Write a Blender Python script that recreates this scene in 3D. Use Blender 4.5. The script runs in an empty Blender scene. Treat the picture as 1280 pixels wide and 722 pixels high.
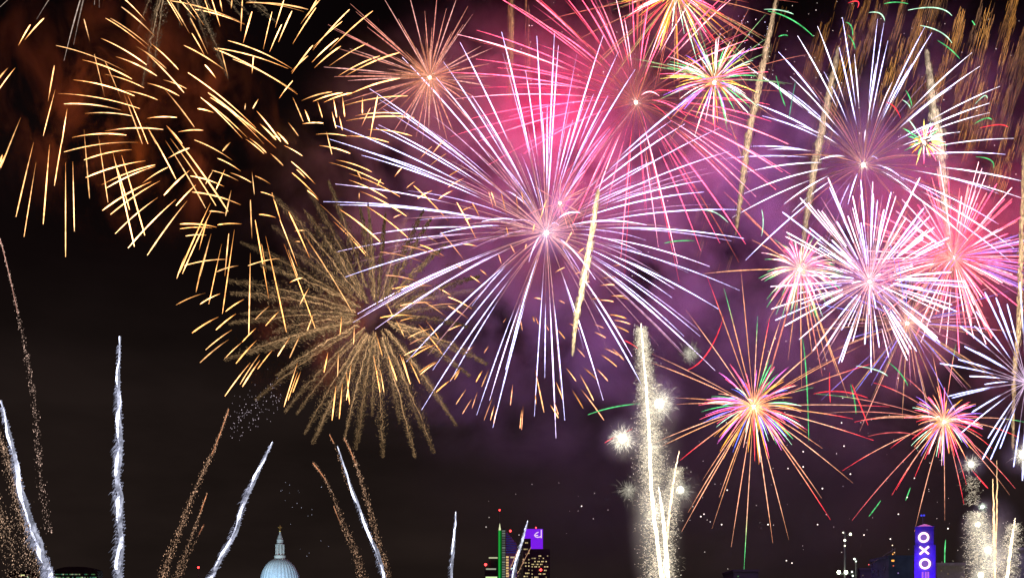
import bpy, bmesh, math, random
import numpy as np
from mathutils import Vector

# ------------------------------------------------------------------ camera, sky, exposure
sc = bpy.context.scene
COL = sc.collection
rnd = random.Random(7)
F = 1372.0            # focal length in photo pixels (photo 1280 wide)
HOR = 800.0           # horizon row: the level camera is shifted up to the fireworks
CAMZ = 15.0

cam_d = bpy.data.cameras.new("camera")
cam = bpy.data.objects.new("camera", cam_d)
COL.objects.link(cam)
cam.location = (0, 0, CAMZ)
cam.rotation_euler = (math.radians(90), 0, 0)
cam_d.sensor_width = 36.0
cam_d.lens = 36.0 * F / 1280.0
cam_d.shift_y = (HOR - 361.0) / 1280.0
cam_d.clip_start = 0.5
cam_d.clip_end = 30000
sc.camera = cam

world = bpy.data.worlds.new("World")
sc.world = world
world.use_nodes = True
wn, wl = world.node_tree.nodes, world.node_tree.links
bg = wn["Background"]
sky = wn.new("ShaderNodeTexSky")
sky.sky_type = 'NISHITA'
sky.sun_disc = False
sky.sun_elevation = math.radians(-4)
sky.sun_rotation = math.radians(200)
# night: a trace of sky light under the city's brown light pollution, strongest low down
geo = wn.new("ShaderNodeTexCoord")
sep = wn.new("ShaderNodeSeparateXYZ")
wl.new(geo.outputs["Generated"], sep.inputs[0])
ramp = wn.new("ShaderNodeValToRGB")
ramp.color_ramp.elements[0].position = 0.0
ramp.color_ramp.elements[0].color = (0.0165, 0.0108, 0.0090, 1)
ramp.color_ramp.elements[1].position = 0.52
ramp.color_ramp.elements[1].color = (0.0020, 0.0009, 0.0011, 1)
e = ramp.color_ramp.elements.new(0.2); e.color = (0.0118, 0.0076, 0.0066, 1)
e = ramp.color_ramp.elements.new(0.31); e.color = (0.0042, 0.0022, 0.0022, 1)
wl.new(sep.outputs["Z"], ramp.inputs[0])
cl = wn.new("ShaderNodeTexNoise"); cl.inputs["Scale"].default_value = 7.0; cl.inputs["Detail"].default_value = 5
cm = wn.new("ShaderNodeMapping"); cm.inputs["Scale"].default_value = (1, 1, 3.0)
wl.new(geo.outputs["Generated"], cm.inputs[0]); wl.new(cm.outputs[0], cl.inputs["Vector"])
cr = wn.new("ShaderNodeMapRange"); cr.inputs[1].default_value = 0.35; cr.inputs[2].default_value = 0.7; cr.inputs[3].default_value = 0.72; cr.inputs[4].default_value = 1.2
wl.new(cl.outputs[0], cr.inputs[0])
cx_ = wn.new("ShaderNodeMixRGB"); cx_.blend_type = 'MULTIPLY'; cx_.inputs[0].default_value = 1.0
wl.new(ramp.outputs[0], cx_.inputs[1]); wl.new(cr.outputs[0], cx_.inputs[2])
mixs = wn.new("ShaderNodeMixRGB"); mixs.blend_type = 'ADD'
mixs.inputs[0].default_value = 0.02
wl.new(cx_.outputs[0], mixs.inputs[1]); wl.new(sky.outputs[0], mixs.inputs[2])
wl.new(mixs.outputs[0], bg.inputs[0])
bg.inputs[1].default_value = 1.0

sc.view_settings.view_transform = 'Standard'
sc.view_settings.look = 'None'
sc.view_settings.exposure = 0
sc.view_settings.gamma = 1
sc.view_settings.use_curve_mapping = False
sc.cycles.volume_bounces = 0
sc.cycles.max_bounces = 4
sc.cycles.diffuse_bounces = 2
sc.cycles.volume_step_rate = 0.35
sc.cycles.volume_max_steps = 256
sc.cycles.use_denoising = True
sc.cycles.use_adaptive_sampling = False
sc.render.film_transparent = False

# ------------------------------------------------------------------ helpers
def P(px, py, d):
    """point at distance d seen at photo pixel px, py"""
    return np.array([(px - 640.0) / F * d, d, CAMZ + (HOR - py) / F * d])

def mpp(d):
    return d / F

class MB:
    """collects tubes and boxes with a colour per vertex; build() links them as ONE mesh object"""
    def __init__(s):
        s.v, s.f, s.c, s.n = [], [], [], 0
    def tube(s, pts, rad, cols, k=5):
        pts = np.asarray(pts, float); n = len(pts)
        rad = np.broadcast_to(np.asarray(rad, float), (n,))
        cols = np.broadcast_to(np.asarray(cols, float), (n, 3))
        t = np.gradient(pts, axis=0)
        t /= np.linalg.norm(t, axis=1)[:, None] + 1e-12
        ref = np.array([0.31, 0.92, 0.24])
        a = np.cross(t, ref); a /= np.linalg.norm(a, axis=1)[:, None] + 1e-12
        b = np.cross(t, a)
        ang = np.arange(k) * 2 * math.pi / k
        ring = (a[:, None, :] * np.cos(ang)[None, :, None] + b[:, None, :] * np.sin(ang)[None, :, None]) * rad[:, None, None]
        V = (pts[:, None, :] + ring).reshape(-1, 3)
        o = s.n
        s.v.append(V); s.c.append(np.repeat(cols, k, axis=0)); s.n += n * k
        for i in range(n - 1):
            for j in range(k):
                j2 = (j + 1) % k
                s.f.append((o + i * k + j, o + i * k + j2, o + (i + 1) * k + j2, o + (i + 1) * k + j))
        s.f.append(tuple(o + j for j in range(k))[::-1])
        s.f.append(tuple(o + (n - 1) * k + j for j in range(k)))
    def fleck(s, p, r, col, stretch=None):
        """a tiny octahedral spark"""
        p = np.asarray(p, float); o = s.n
        d = np.array([0, 0, 1.0]) if stretch is None else np.asarray(stretch, float)
        q = np.array([[r, 0, 0], [0, r, 0], [-r, 0, 0], [0, -r, 0]])
        V = np.vstack([p + q, p + d * r, p - d * r])
        s.v.append(V); s.c.append(np.broadcast_to(np.asarray(col, float), (6, 3))); s.n += 6
        for i in range(4):
            s.f.append((o + i, o + (i + 1) % 4, o + 4)); s.f.append((o + (i + 1) % 4, o + i, o + 5))
    def box(s, x0, x1, y0, y1, z0, z1, col=(1, 1, 1)):
        o = s.n
        V = np.array([[x, y, z] for z in (z0, z1) for y in (y0, y1) for x in (x0, x1)], float)
        s.v.append(V); s.c.append(np.broadcast_to(np.asarray(col, float), (8, 3))); s.n += 8
        for q in ((0, 2, 3, 1), (4, 5, 7, 6), (0, 1, 5, 4), (2, 6, 7, 3), (0, 4, 6, 2), (1, 3, 7, 5)):
            s.f.append(tuple(o + i for i in q))
    def lathe(s, prof, cx, cy, k=40, col=(1, 1, 1), rib=0.0, ribs=32):
        o = s.n
        for r, z in prof:
            for j in range(k):
                a = 2 * math.pi * j / k
                rr = r * (1 + (rib if (j * ribs // k) % 2 == 0 else 0))
                s.v.append(np.array([[cx + rr * math.cos(a), cy + rr * math.sin(a), z]])); s.c.append(np.array([col], float))
        n = len(prof); s.n += n * k
        for i in range(n - 1):
            for j in range(k):
                j2 = (j + 1) % k
                s.f.append((o + i * k + j, o + i * k + j2, o + (i + 1) * k + j2, o + (i + 1) * k + j))
        s.f.append(tuple(o + (n - 1) * k + j for j in range(k)))
    def ball(s, p, r, col, seg=8, rings=6):
        o = s.n; p = np.asarray(p, float)
        for i in range(rings + 1):
            th = math.pi * i / rings
            for j in range(seg):
                ph = 2 * math.pi * j / seg
                s.v.append((p + r * np.array([math.sin(th) * math.cos(ph), math.sin(th) * math.sin(ph), math.cos(th)]))[None])
                s.c.append(np.array([col], float))
        s.n += (rings + 1) * seg
        for i in range(rings):
            for j in range(seg):
                j2 = (j + 1) % seg
                s.f.append((o + i * seg + j, o + (i + 1) * seg + j, o + (i + 1) * seg + j2, o + i * seg + j2))
    def merge(s, other):
        for f in other.f: s.f.append(tuple(i + s.n for i in f))
        s.v += other.v; s.c += other.c; s.n += other.n
    def build(s, name, mat, parent=None, origin=None, kind=None, smooth=False):
        V = np.vstack(s.v); C = np.vstack(s.c)
        org = np.zeros(3) if origin is None else np.asarray(origin, float)
        if parent is not None: org = np.array(parent['org'])
        me = bpy.data.meshes.new(name)
        me.from_pydata((V - org).tolist(), [], s.f)
        ca = me.color_attributes.new("glow", 'FLOAT_COLOR', 'POINT')
        ca.data.foreach_set("color", np.hstack([C, np.ones((len(C), 1))]).astype(np.float32).ravel())
        if smooth: me.polygons.foreach_set("use_smooth", [True] * len(me.polygons))
        me.materials.append(mat)
        ob = bpy.data.objects.new(name, me)
        COL.objects.link(ob)
        if parent is not None: ob.parent = parent
        else: ob.location = org
        ob['org'] = [float(x) for x in org]
        if kind: ob['kind'] = kind
        return ob

def thing(name, label, cat, org, group=None):
    o = bpy.data.objects.new(name, None); COL.objects.link(o)
    o.location = [float(x) for x in org]; o.empty_display_size = 1
    o['org'] = [float(x) for x in org]
    tag(o, label, cat, group)
    return o
def tag(o, label, cat, group=None):
    o['label'] = label; o['category'] = cat
    if group: o['group'] = group
    return o

def mat_new(name):
    m = bpy.data.materials.new(name); m.use_nodes = True
    m.node_tree.nodes.clear()
    return m, m.node_tree.nodes, m.node_tree.links

def glow_mat(name, flicker, scale):
    """burning stars: the colour and power of each star come from its own mesh, flickering along its path"""
    m, n, l = mat_new(name)
    out = n.new("ShaderNodeOutputMaterial"); em = n.new("ShaderNodeEmission")
    at = n.new("ShaderNodeAttribute"); at.attribute_name = "glow"
    ge = n.new("ShaderNodeNewGeometry"); no = n.new("ShaderNodeTexNoise")
    no.inputs["Scale"].default_value = scale; no.inputs["Detail"].default_value = 2
    mr = n.new("ShaderNodeMapRange")
    mr.inputs[1].default_value = 0.3; mr.inputs[2].default_value = 0.7
    mr.inputs[3].default_value = 1 - flicker; mr.inputs[4].default_value = 1 + flicker
    l.new(ge.outputs["Position"], no.inputs["Vector"]); l.new(no.outputs[0], mr.inputs[0])
    l.new(at.outputs["Color"], em.inputs[0]); l.new(mr.outputs[0], em.inputs[1]); l.new(em.outputs[0], out.inputs[0])
    m.cycles.emission_sampling = 'NONE'
    return m
M_STAR = glow_mat("burning_star", 0.42, 0.5)
M_SPARK = glow_mat("spark_spray", 0.45, 0.6)
M_LAMP = glow_mat("lit_glass", 0.0, 1.0)

def solid(name, col, rough=0.6, var=0.25, scale=0.2, metal=0.0):
    m, n, l = mat_new(name)
    out = n.new("ShaderNodeOutputMaterial"); bs = n.new("ShaderNodeBsdfPrincipled")
    tc = n.new("ShaderNodeTexCoord"); no = n.new("ShaderNodeTexNoise")
    no.inputs["Scale"].default_value = scale; no.inputs["Detail"].default_value = 5
    rp = n.new("ShaderNodeValToRGB")
    rp.color_ramp.elements[0].position = 0.3; rp.color_ramp.elements[1].position = 0.7
    rp.color_ramp.elements[0].color = (*[c * (1 - var) for c in col], 1); rp.color_ramp.elements[1].color = (*[min(1, c * (1 + var)) for c in col], 1)
    l.new(tc.outputs["Object"], no.inputs["Vector"]); l.new(no.outputs[0], rp.inputs[0]); l.new(rp.outputs[0], bs.inputs["Base Color"])
    bs.inputs["Roughness"].default_value = rough; bs.inputs["Metallic"].default_value = metal
    l.new(bs.outputs[0], out.inputs[0])
    return m
M_LEAD = solid("lead_roof", (0.36, 0.40, 0.42), 0.5, 0.15, 0.6)
M_STONE = solid("pale_stone", (0.42, 0.40, 0.34), 0.8, 0.15, 0.5)
M_GOLD = solid("gilded_metal", (0.7, 0.45, 0.12), 0.35, 0.1, 1, 0.8)
M_DARK = solid("dark_cladding", (0.02, 0.019, 0.02), 0.5, 0.2, 0.1)
M_BRICK = solid("brick", (0.16, 0.14, 0.14), 0.8, 0.15, 1.2)
M_STEEL = solid("painted_steel", (0.12, 0.12, 0.12), 0.5)
M_GLASSY = solid("blue_curtain_wall", (0.05, 0.07, 0.14), 0.15, 0.2, 0.3)

def lamp(name, loc, col, power, parent=None, radius=4.0):
    ld = bpy.data.lights.new(name, 'POINT'); ld.color = col; ld.energy = power; ld.shadow_soft_size = radius
    o = bpy.data.objects.new(name, ld); COL.objects.link(o)
    if parent is not None:
        o.parent = parent; o.location = [float(a - b) for a, b in zip(loc, parent['org'])]
    else: o.location = [float(x) for x in loc]
    return o

# ------------------------------------------------------------------ setting: ground and river
def sheet(name, x0, x1, y0, y1, z, mat):
    b = MB(); b.v.append(np.array([[x0, y0, z], [x1, y0, z], [x1, y1, z], [x0, y1, z]], float)); b.c.append(np.ones((4, 3))); b.n = 4; b.f.append((0, 1, 2, 3))
    o = b.build(name, mat); o['kind'] = 'structure'; return o
M_GROUND = solid("city_ground", (0.05, 0.05, 0.048), 0.9, 0.3, 0.02)
M_WATER = solid("river_water", (0.012, 0.014, 0.014), 0.08, 0.1, 0.02)
nt = M_WATER.node_tree
bmp = nt.nodes.new("ShaderNodeBump"); wv = nt.nodes.new("ShaderNodeTexNoise"); wv.inputs["Scale"].default_value = 0.4
bmp.inputs["Strength"].default_value = 0.35
nt.links.new(wv.outputs[0], bmp.inputs["Height"])
nt.links.new(bmp.outputs[0], [n for n in nt.nodes if n.type == 'BSDF_PRINCIPLED'][0].inputs["Normal"])
sheet("ground", -9000, 9000, -3000, 15000, 0.0, M_GROUND)
sheet("river", -1500, 260, -900, 640, 0.05, M_WATER)

# ------------------------------------------------------------------ smoke, lit by the bursts
def smoke_mat(name, dens, scale, lo, hi, col=(0.8, 0.8, 0.8), power=2.0, seed=0.0, aniso=0.0, stretch=(1, 1, 1)):
    m, n, l = mat_new(name)
    out = n.new("ShaderNodeOutputMaterial"); pv = n.new("ShaderNodeVolumePrincipled")
    pv.inputs["Color"].default_value = (*col, 1); pv.inputs["Anisotropy"].default_value = aniso
    tc = n.new("ShaderNodeTexCoord"); no = n.new("ShaderNodeTexNoise")
    ge = n.new("ShaderNodeNewGeometry")
    mp = n.new("ShaderNodeMapping"); mp.inputs["Location"].default_value = (seed, seed * 1.7, -seed)
    mp.inputs["Scale"].default_value = [scale * s for s in stretch]
    no.inputs["Scale"].default_value = 1.0; no.inputs["Detail"].default_value = 5; no.inputs["Roughness"].default_value = 0.58
    no.inputs["Distortion"].default_value = 0.6
    mr = n.new("ShaderNodeMapRange"); mr.inputs[1].default_value = lo; mr.inputs[2].default_value = hi
    # falls off to nothing at the cloud's rim (object space: unit ball)
    ln = n.new("ShaderNodeVectorMath"); ln.operation = 'LENGTH'
    fr = n.new("ShaderNodeMapRange"); fr.inputs[1].default_value = 1.0; fr.inputs[2].default_value = 0.25
    fr.interpolation_type = 'SMOOTHSTEP'
    mu = n.new("ShaderNodeMath"); mu.operation = 'MULTIPLY'; m2 = n.new("ShaderNodeMath"); m2.operation = 'MULTIPLY'; m2.inputs[1].default_value = dens
    l.new(ge.outputs["Position"], mp.inputs[0]); l.new(mp.outputs[0], no.inputs["Vector"]); l.new(no.outputs[0], mr.inputs[0])
    l.new(tc.outputs["Object"], ln.inputs[0]); l.new(ln.outputs["Value"], fr.inputs[0])
    l.new(mr.outputs[0], mu.inputs[0]); l.new(fr.outputs[0], mu.inputs[1]); l.new(mu.outputs[0], m2.inputs[0]); l.new(m2.outputs[0], pv.inputs["Density"])
    l.new(pv.outputs[0], out.inputs["Volume"])
    return m

def smoke(label, px, py, d, rx, ry, rz, mat):
    bm = bmesh.new(); bmesh.ops.create_icosphere(bm, subdivisions=3, radius=1.0)
    me = bpy.data.meshes.new("smoke_cloud"); bm.to_mesh(me); bm.free(); me.materials.append(mat)
    o = bpy.data.objects.new("smoke_cloud", me); COL.objects.link(o)
    o.location = P(px, py, d).tolist(); k = mpp(d); o.scale = (rx * k, rz, ry * k)
    o['kind'] = 'stuff'; o['label'] = label; o['category'] = 'smoke'
    return o

SM_A = smoke_mat("drifting_smoke", 0.024, 0.030, 0.47, 0.62, seed=3.1)
SM_B = smoke_mat("clumped_smoke", 0.026, 0.038, 0.49, 0.62, seed=11.0)
SM_C = smoke_mat("thin_smoke", 0.0023, 0.016, 0.30, 0.75, seed=5.0)
SM_D = smoke_mat("firelight_tinted_smoke", 0.034, 0.050, 0.55, 0.66, col=(0.75, 0.40, 0.14), seed=21.0, stretch=(1, 1, 0.6))  # orange firelight on this smoke is put into its brown colour
SM_P = smoke_mat("dense_puff", 0.035, 0.09, 0.25, 0.75, seed=8.0)

smoke("wide bank of violet smoke behind the great white burst", 690, 290, 520, 420, 330, 75, SM_A)
smoke("bank of violet smoke behind the white bursts at the far side of the sky", 1110, 300, 560, 380, 330, 80, SM_A)
smoke("clump of pink smoke above the great white burst", 640, 150, 505, 190, 120, 45, SM_B)
smoke("clump of rosy smoke around the small pink break", 700, 205, 510, 130, 90, 40, SM_B)
smoke("clump of crimson smoke below the tall red burst", 880, 190, 515, 130, 110, 45, SM_B)
smoke("clump of scarlet smoke around the red burst near the edge", 1225, 300, 540, 130, 130, 45, SM_B)
smoke("red smoke along the top of the sky", 780, 20, 560, 220, 100, 45, SM_B)
smoke("thin plum haze over the rooftops", 900, 580, 560, 480, 210, 90, SM_C)
smoke("smoke tinted brown with painted firelight hanging behind the broken gold burst", 150, 130, 520, 230, 190, 60, SM_D)
smoke("small smoke tinted brown with painted firelight under the gold brocade", 400, 430, 500, 130, 90, 40, SM_D)

# ------------------------------------------------------------------ firework builders
WHITE = (2.1, 2.0, 3.5); LAV = (1.6, 1.5, 2.6); ROSE = (4.2, 0.42, 0.85); PALE = (3.4, 1.7, 1.9); RED = (3.0, 0.16, 0.22)
GOLD = (4.0, 2.0, 0.75); ORANGE = (1.9, 0.75, 0.2); AMBER = (2.4, 1.0, 0.12); YEL = (2.6, 2.0, 0.4); GREEN = (0.25, 1.6, 0.5)
MINT = (1.5, 2.6, 1.8); VIOLET = (1.1, 0.5, 2.6); BLUE = (0.35, 0.45, 2.2); COPPER = (0.55, 0.24, 0.10); BROWN = (0.30, 0.20, 0.105)
def mul(c, k): return tuple(x * k for x in c)
def lerp(a, b, t): return tuple(x * (1 - t) + y * t for x, y in zip(a, b))

PART_MAX = 100
def emit_parts(root, name, items, mat):
    """items: (length, MB). The hundred longest are parts of their own, the rest one part of kind stuff."""
    items.sort(key=lambda x: -x[0])
    for _, b in items[:PART_MAX]: b.build(name, mat, root)
    if len(items) > PART_MAX:
        rest = MB()
        for _, b in items[PART_MAX:]: rest.merge(b)
        rest.build(name, mat, root, kind='stuff')

def star_path(c, e, g, t0, t1, n):
    t = np.linspace(t0, t1, n)[:, None]
    G = np.array([0, 0, -g])
    return c + (e - c - G) * t + G * t * t, t[:, 0]

def depth_for(px, py, cx, cy, R, d):
    r2 = (px - cx) ** 2 + (py - cy) ** 2
    z = math.sqrt(max(R * R - r2, 0.0)) * mpp(d)
    return d + rnd.choice((-1, 1)) * z * rnd.uniform(0.75, 1.0)

def ray(cx, cy, d, tip, R, g, w, col, t0=0.3, stem=None, stemw=0.35, tipcol=None, tail=1.0, blunt=False):
    """one star's light path: a faint stem from the shell's break, then the bright run that thins at its end"""
    tx, ty = tip
    dd = depth_for(tx, ty, cx, cy, R, d)
    c = P(cx, cy, d); e = P(tx, ty, dd)
    b = MB(); k = mpp(d)
    L = math.hypot(tx - cx, ty - cy)
    n = 16 if L > 60 else 9
    if stem is not None and t0 > 0.06:
        p, t = star_path(c, e, g * k, 0.04, t0 + 0.02, 6)
        b.tube(p, w * k * stemw, [mul(stem, 2.6 - 0.32 * i) for i in range(6)], 4)
    p, t = star_path(c, e, g * k, t0, 1.0, n)
    u = np.linspace(0, 1, n)
    if blunt: rad = w * k * (0.55 + 0.45 * np.minimum(1, u / 0.4)) * np.where(u > 0.96, 0.6, 1)
    else: rad = w * k * (0.4 + 0.6 * np.minimum(1, u / 0.35)) * np.clip((1.02 - u) / 0.35, 0.25, 1)
    cols = []
    for x in u:
        q = lerp(stem or col, col, min(1, x / 0.22)) if stem is not None else col
        if tipcol is not None and x > 0.6: q = lerp(q, tipcol, min(1, (x - 0.6) / 0.25))
        cols.append(q)
    b.tube(p, rad, cols, 5)
    return L, b

def rand_tips(cx, cy, n, r0, r1, jit=0.0, sphere=True, amin=0, amax=360, g=0):
    out = []
    while len(out) < n:
        z = rnd.uniform(-1, 1) if sphere else rnd.uniform(-0.5, 0.5)
        s = math.sqrt(1 - z * z); a = math.radians(rnd.uniform(amin, amax)); r = rnd.uniform(r0, r1)
        out.append((cx + r * s * math.cos(a), cy - r * s * math.sin(a) + g))
    return out

def fuzz(b, x, y, d, spread, n, col, L=(3, 9), size=0.32, gauss=True):
    k = mpp(d)
    for _ in range(n):
        a = rnd.uniform(0, 2 * math.pi); z = rnd.uniform(-1, 1); s = math.sqrt(1 - z * z)
        dr = np.array([s * math.cos(a), z, s * math.sin(a)])
        r = abs(rnd.gauss(0, .5)) * spread if gauss else spread * (rnd.random() ** .4)
        c0 = P(x, y, d) + dr * r * k; l = rnd.uniform(*L) * k
        dr2 = dr + np.array([rnd.gauss(0, .35), rnd.gauss(0, .35), rnd.gauss(0, .35)])
        c = mul(col, rnd.uniform(.4, 1.4) * max(0.25, 1.1 - 0.45 * r / spread))
        b.tube([c0, c0 + dr2 * l * .5, c0 + dr2 * l + np.array([0, 0, -.18 * l])], [size * k, size * .8 * k, size * .4 * k], [c, c, mul(c, .6)], 3)

def core(root, cx, cy, d, r, col):
    b = MB(); b.ball(P(cx, cy, d), r * 0.52 * mpp(d), mul(col, 2.5)); fuzz(b, cx, cy, d, r * 1.5, 60, mul(col, 0.16), (r * .5, r * 1.6), 0.3); return b.build("core", M_STAR, root, smooth=True)  # short needles added round the ball to make its glow

# ---- the great white burst
def burst(label, cx, cy, d, R, g, specs, core_r, core_col, light_col, power, cat="firework", name="firework_burst", light_off=(0, 0, 0), lr=6.0, halo=None):
    """specs: list of dicts(tips, w, cols, t0, stem, tipcols)"""
    c = P(cx, cy, d)
    root = thing(name, label, cat, c, "firework bursts over the river")
    items = []
    for s in specs:
        for tp in s['tips']:
            col = rnd.choice(s['cols']); col = mul(col, rnd.uniform(0.75, 1.25))
            t0 = rnd.uniform(*s.get('t0', (0.25, 0.45)))
            st = s.get('stem'); st = mul(st, rnd.uniform(0.6, 1.3)) if st else None
            tc = rnd.choice(s['tipcols']) if s.get('tipcols') else None
            RR = s.get('R', R)
            items.append(ray(cx, cy, d, tp, RR, s.get('g', g), s['w'] * rnd.uniform(0.8, 1.2), col, t0, st, s.get('stemw', 0.4), tc, blunt=s.get('blunt', False)))
    emit_parts(root, "spark_trail", items, M_STAR)
    if core_r: core(root, cx, cy, d, core_r, core_col)
    if power: lamp("burst_light", c + np.array(light_off, float), light_col, power, root, lr)
    if halo:
        hc, hp, hr = halo
        smoke("small puff of smoke added for the glow round the break of the " + label.split(" with ")[0].split(" of ")[0], cx, cy, d, hr, hr, hr * mpp(d), SM_P)  # puff added to give the core a soft glow
        lamp("halo_light", c, hc, hp, root, 2.0)  # extra lamp added to light the glow puff
    return root

A_TIPS = [(462,111),(475,125),(420,157),(412,174),(473,156),(503,72),(545,97),(554,77),(575,53),(627,40),(657,88),(671,45),(693,42),(698,57),(684,132),
 (754,45),(773,65),(794,87),(742,118),(856,155),(839,151),(900,160),(868,118),(912,189),(878,226),(880,240),(922,262),(930,298),(808,281),(802,315),(887,333),
 (812,227),(925,363),(898,386),(875,420),(843,361),(852,424),(894,463),(790,445),(807,490),(744,349),(754,500),(527,512),(596,518),(616,534),(681,472),(695,547),
 (706,525),(704,503),(632,462),(563,476),(541,462),(508,452),(590,382),(404,252),(422,256),(419,230),(462,293),(419,315),(432,346),(447,392),(441,403),(469,411),
 (452,194),(463,190),(550,292),(602,277),(632,238),(651,192),(661,327),(699,283),(725,266),(600,170),(590,120),(735,210),(690,180),(678,140),(855,420),(840,372),
 (716,150),(612,500),(668,520),(470,160),(640,110),(820,200),(760,120),(690,100)]
burst("huge white burst filling the middle of the sky with long lavender edged rays", 683, 291, 450, 285, 36,
      [dict(tips=A_TIPS, w=0.70, cols=[WHITE, WHITE, (2.5, 2.0, 3.2)], t0=(0.22, 0.5), stem=(0.55, 0.26, 0.24), stemw=0.4),
       dict(tips=rand_tips(683, 291, 70, 150, 262), w=0.42, cols=[(1.2, 0.7, 1.1), (0.9, 0.45, 0.5), (1.3, 1.0, 1.9)], t0=(0.15, 0.45), stem=(0.4, 0.2, 0.18))],
      5.0, (9, 8, 7), (0.36, 0.075, 0.95), 6.4e5, light_off=(0, -60, 0), halo=((1, .6, .75), 8e3, 44))

# ---- tall red / pink burst
B_TIPS = [(571,43),(596,38),(595,74),(563,91),(622,85),(640,106),(568,124),(586,149),(563,171),(637,146),(595,178),(611,206),(655,192),(605,-14),(640,5),(655,-12),(662,-8),
 (688,35),(700,-12),(722,-8),(732,-12),(744,8),(749,0),(768,-10),(790,-12),(813,37),(853,-12),(846,-10),(910,-10),(918,-4),(833,40),(962,57),(935,50),(962,131),(964,152),(858,145),
 (824,120),(932,305),(938,257),(900,304),(876,313),(847,330),(823,309),(809,275),(776,322),(927,217),(945,246),(970,237),(988,218),(867,235),(832,267),(690,272),(703,264),
 (716,280),(727,278),(733,240),(757,265),(740,262),(700,240),(960,90),(985,180),(978,215),(812,-6),(872,-10),(780,20)]
burst("large red and pink burst high above the great white burst", 795, 128, 490, 255, 34,
      [dict(tips=B_TIPS, w=0.60, cols=[ROSE, ROSE, (4.2, 0.8, 1.2), (4.0, 1.5, 1.9)], t0=(0.2, 0.45), stem=(0.24, 0.07, 0.05), stemw=0.4),
       dict(tips=rand_tips(795, 128, 70, 130, 248), w=0.34, cols=[(1.9, 0.15, 0.28), (1.0, 0.22, 0.12), (1.4, 0.2, 0.4)], t0=(0.25, 0.5), stem=(0.16, 0.06, 0.04))],
      4.0, (9, 6, 4.5), (1.0, 0.012, 0.10), 3.4e5, light_off=(-34, -30, -12), halo=((1, .5, .35), 3e3, 26))

# second, small break just above the great burst's centre
burst("small pink break glowing beside the great burst's centre", 700, 254, 435, 60, 6,
      [dict(tips=rand_tips(700, 254, 26, 18, 52), w=0.45, cols=[(1.5, 0.6, 0.5), (1.2, 0.4, 0.4)], t0=(0.1, 0.3))],
      3.2, (8, 5.5, 4), (1.0, 0.3, 0.6), 1.5e4, halo=((1, .6, .6), 4e3, 24))

# ---- amber spider burst
C_TIPS = [(438,5),(445,15),(459,34),(475,-10),(498,24),(510,-12),(531,14),(547,-12),(558,11),(573,-8),(585,8),(591,18),(579,31),(616,60),(611,80),(605,100),(619,96),(612,108),
 (418,37),(410,31),(420,60),(405,84),(437,61),(418,96),(435,101),(448,91),(430,127),(465,135),(470,140),(490,168),(505,165),(520,171),(528,178),(536,165),(550,163),(560,178),
 (568,168),(595,160),(580,125),(595,122),(601,58),(565,40),(540,35),(520,60),(455,55),(470,118)]
burst("amber spider burst of thin straight copper needles", 537, 97, 470, 150, 4,
      [dict(tips=C_TIPS, w=0.62, cols=[(1.0, 0.38, 0.28), (0.85, 0.3, 0.24), (1.1, 0.52, 0.45)], t0=(0.05, 0.35), stem=(0.35, 0.14, 0.08), stemw=0.7),
       dict(tips=rand_tips(537, 97, 110, 22, 62), w=0.5, cols=[(0.7, 0.26, 0.14), (0.5, 0.18, 0.1), (1.0, 0.42, 0.3)], t0=(0.05, 0.3))],
      4.2, (10, 7, 4.5), (1.0, 0.35, 0.2), 3e4, halo=((1, .5, .25), 6e3, 34))

MULTI = [ROSE, PALE, YEL, AMBER, MINT, VIOLET, (3, 2.4, 2.2), GREEN]
burst("ball of red, yellow and violet curling stars beside the tall red burst", 893, 103, 480, 80, 16,
      [dict(tips=rand_tips(893, 103, 100, 48, 72, g=5), w=0.55, cols=MULTI, t0=(0.15, 0.3), stem=(0.8, 0.35, 0.15)),
       dict(tips=rand_tips(893, 103, 26, 80, 130, g=6), w=0.4, cols=[(1, .3, .2), (.8, .4, .2), (.4, .7, .3)], R=130, t0=(0.1, 0.3))],
      4.6, (10, 7, 5), (1.0, 0.06, 0.12), 7e4)
burst("yellow and red burst cut by the top edge of the sky", 845, -6, 500, 95, 14,
      [dict(tips=rand_tips(845, -6, 120, 50, 92, g=4), w=0.55, cols=[YEL, AMBER, AMBER, ROSE, RED, PALE, MINT], t0=(0.15, 0.35), stem=(0.8, 0.4, 0.1)),
       dict(tips=rand_tips(845, -6, 40, 100, 190, amin=180, amax=360), w=0.4, cols=[(1, .35, .2), (.9, .2, .15), (.7, .5, .2)], R=190, t0=(0.1, 0.4))],
      4.0, (9, 7, 4), (1.0, 0.06, 0.06), 1.6e5, light_off=(0, -10, 0))

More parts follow.
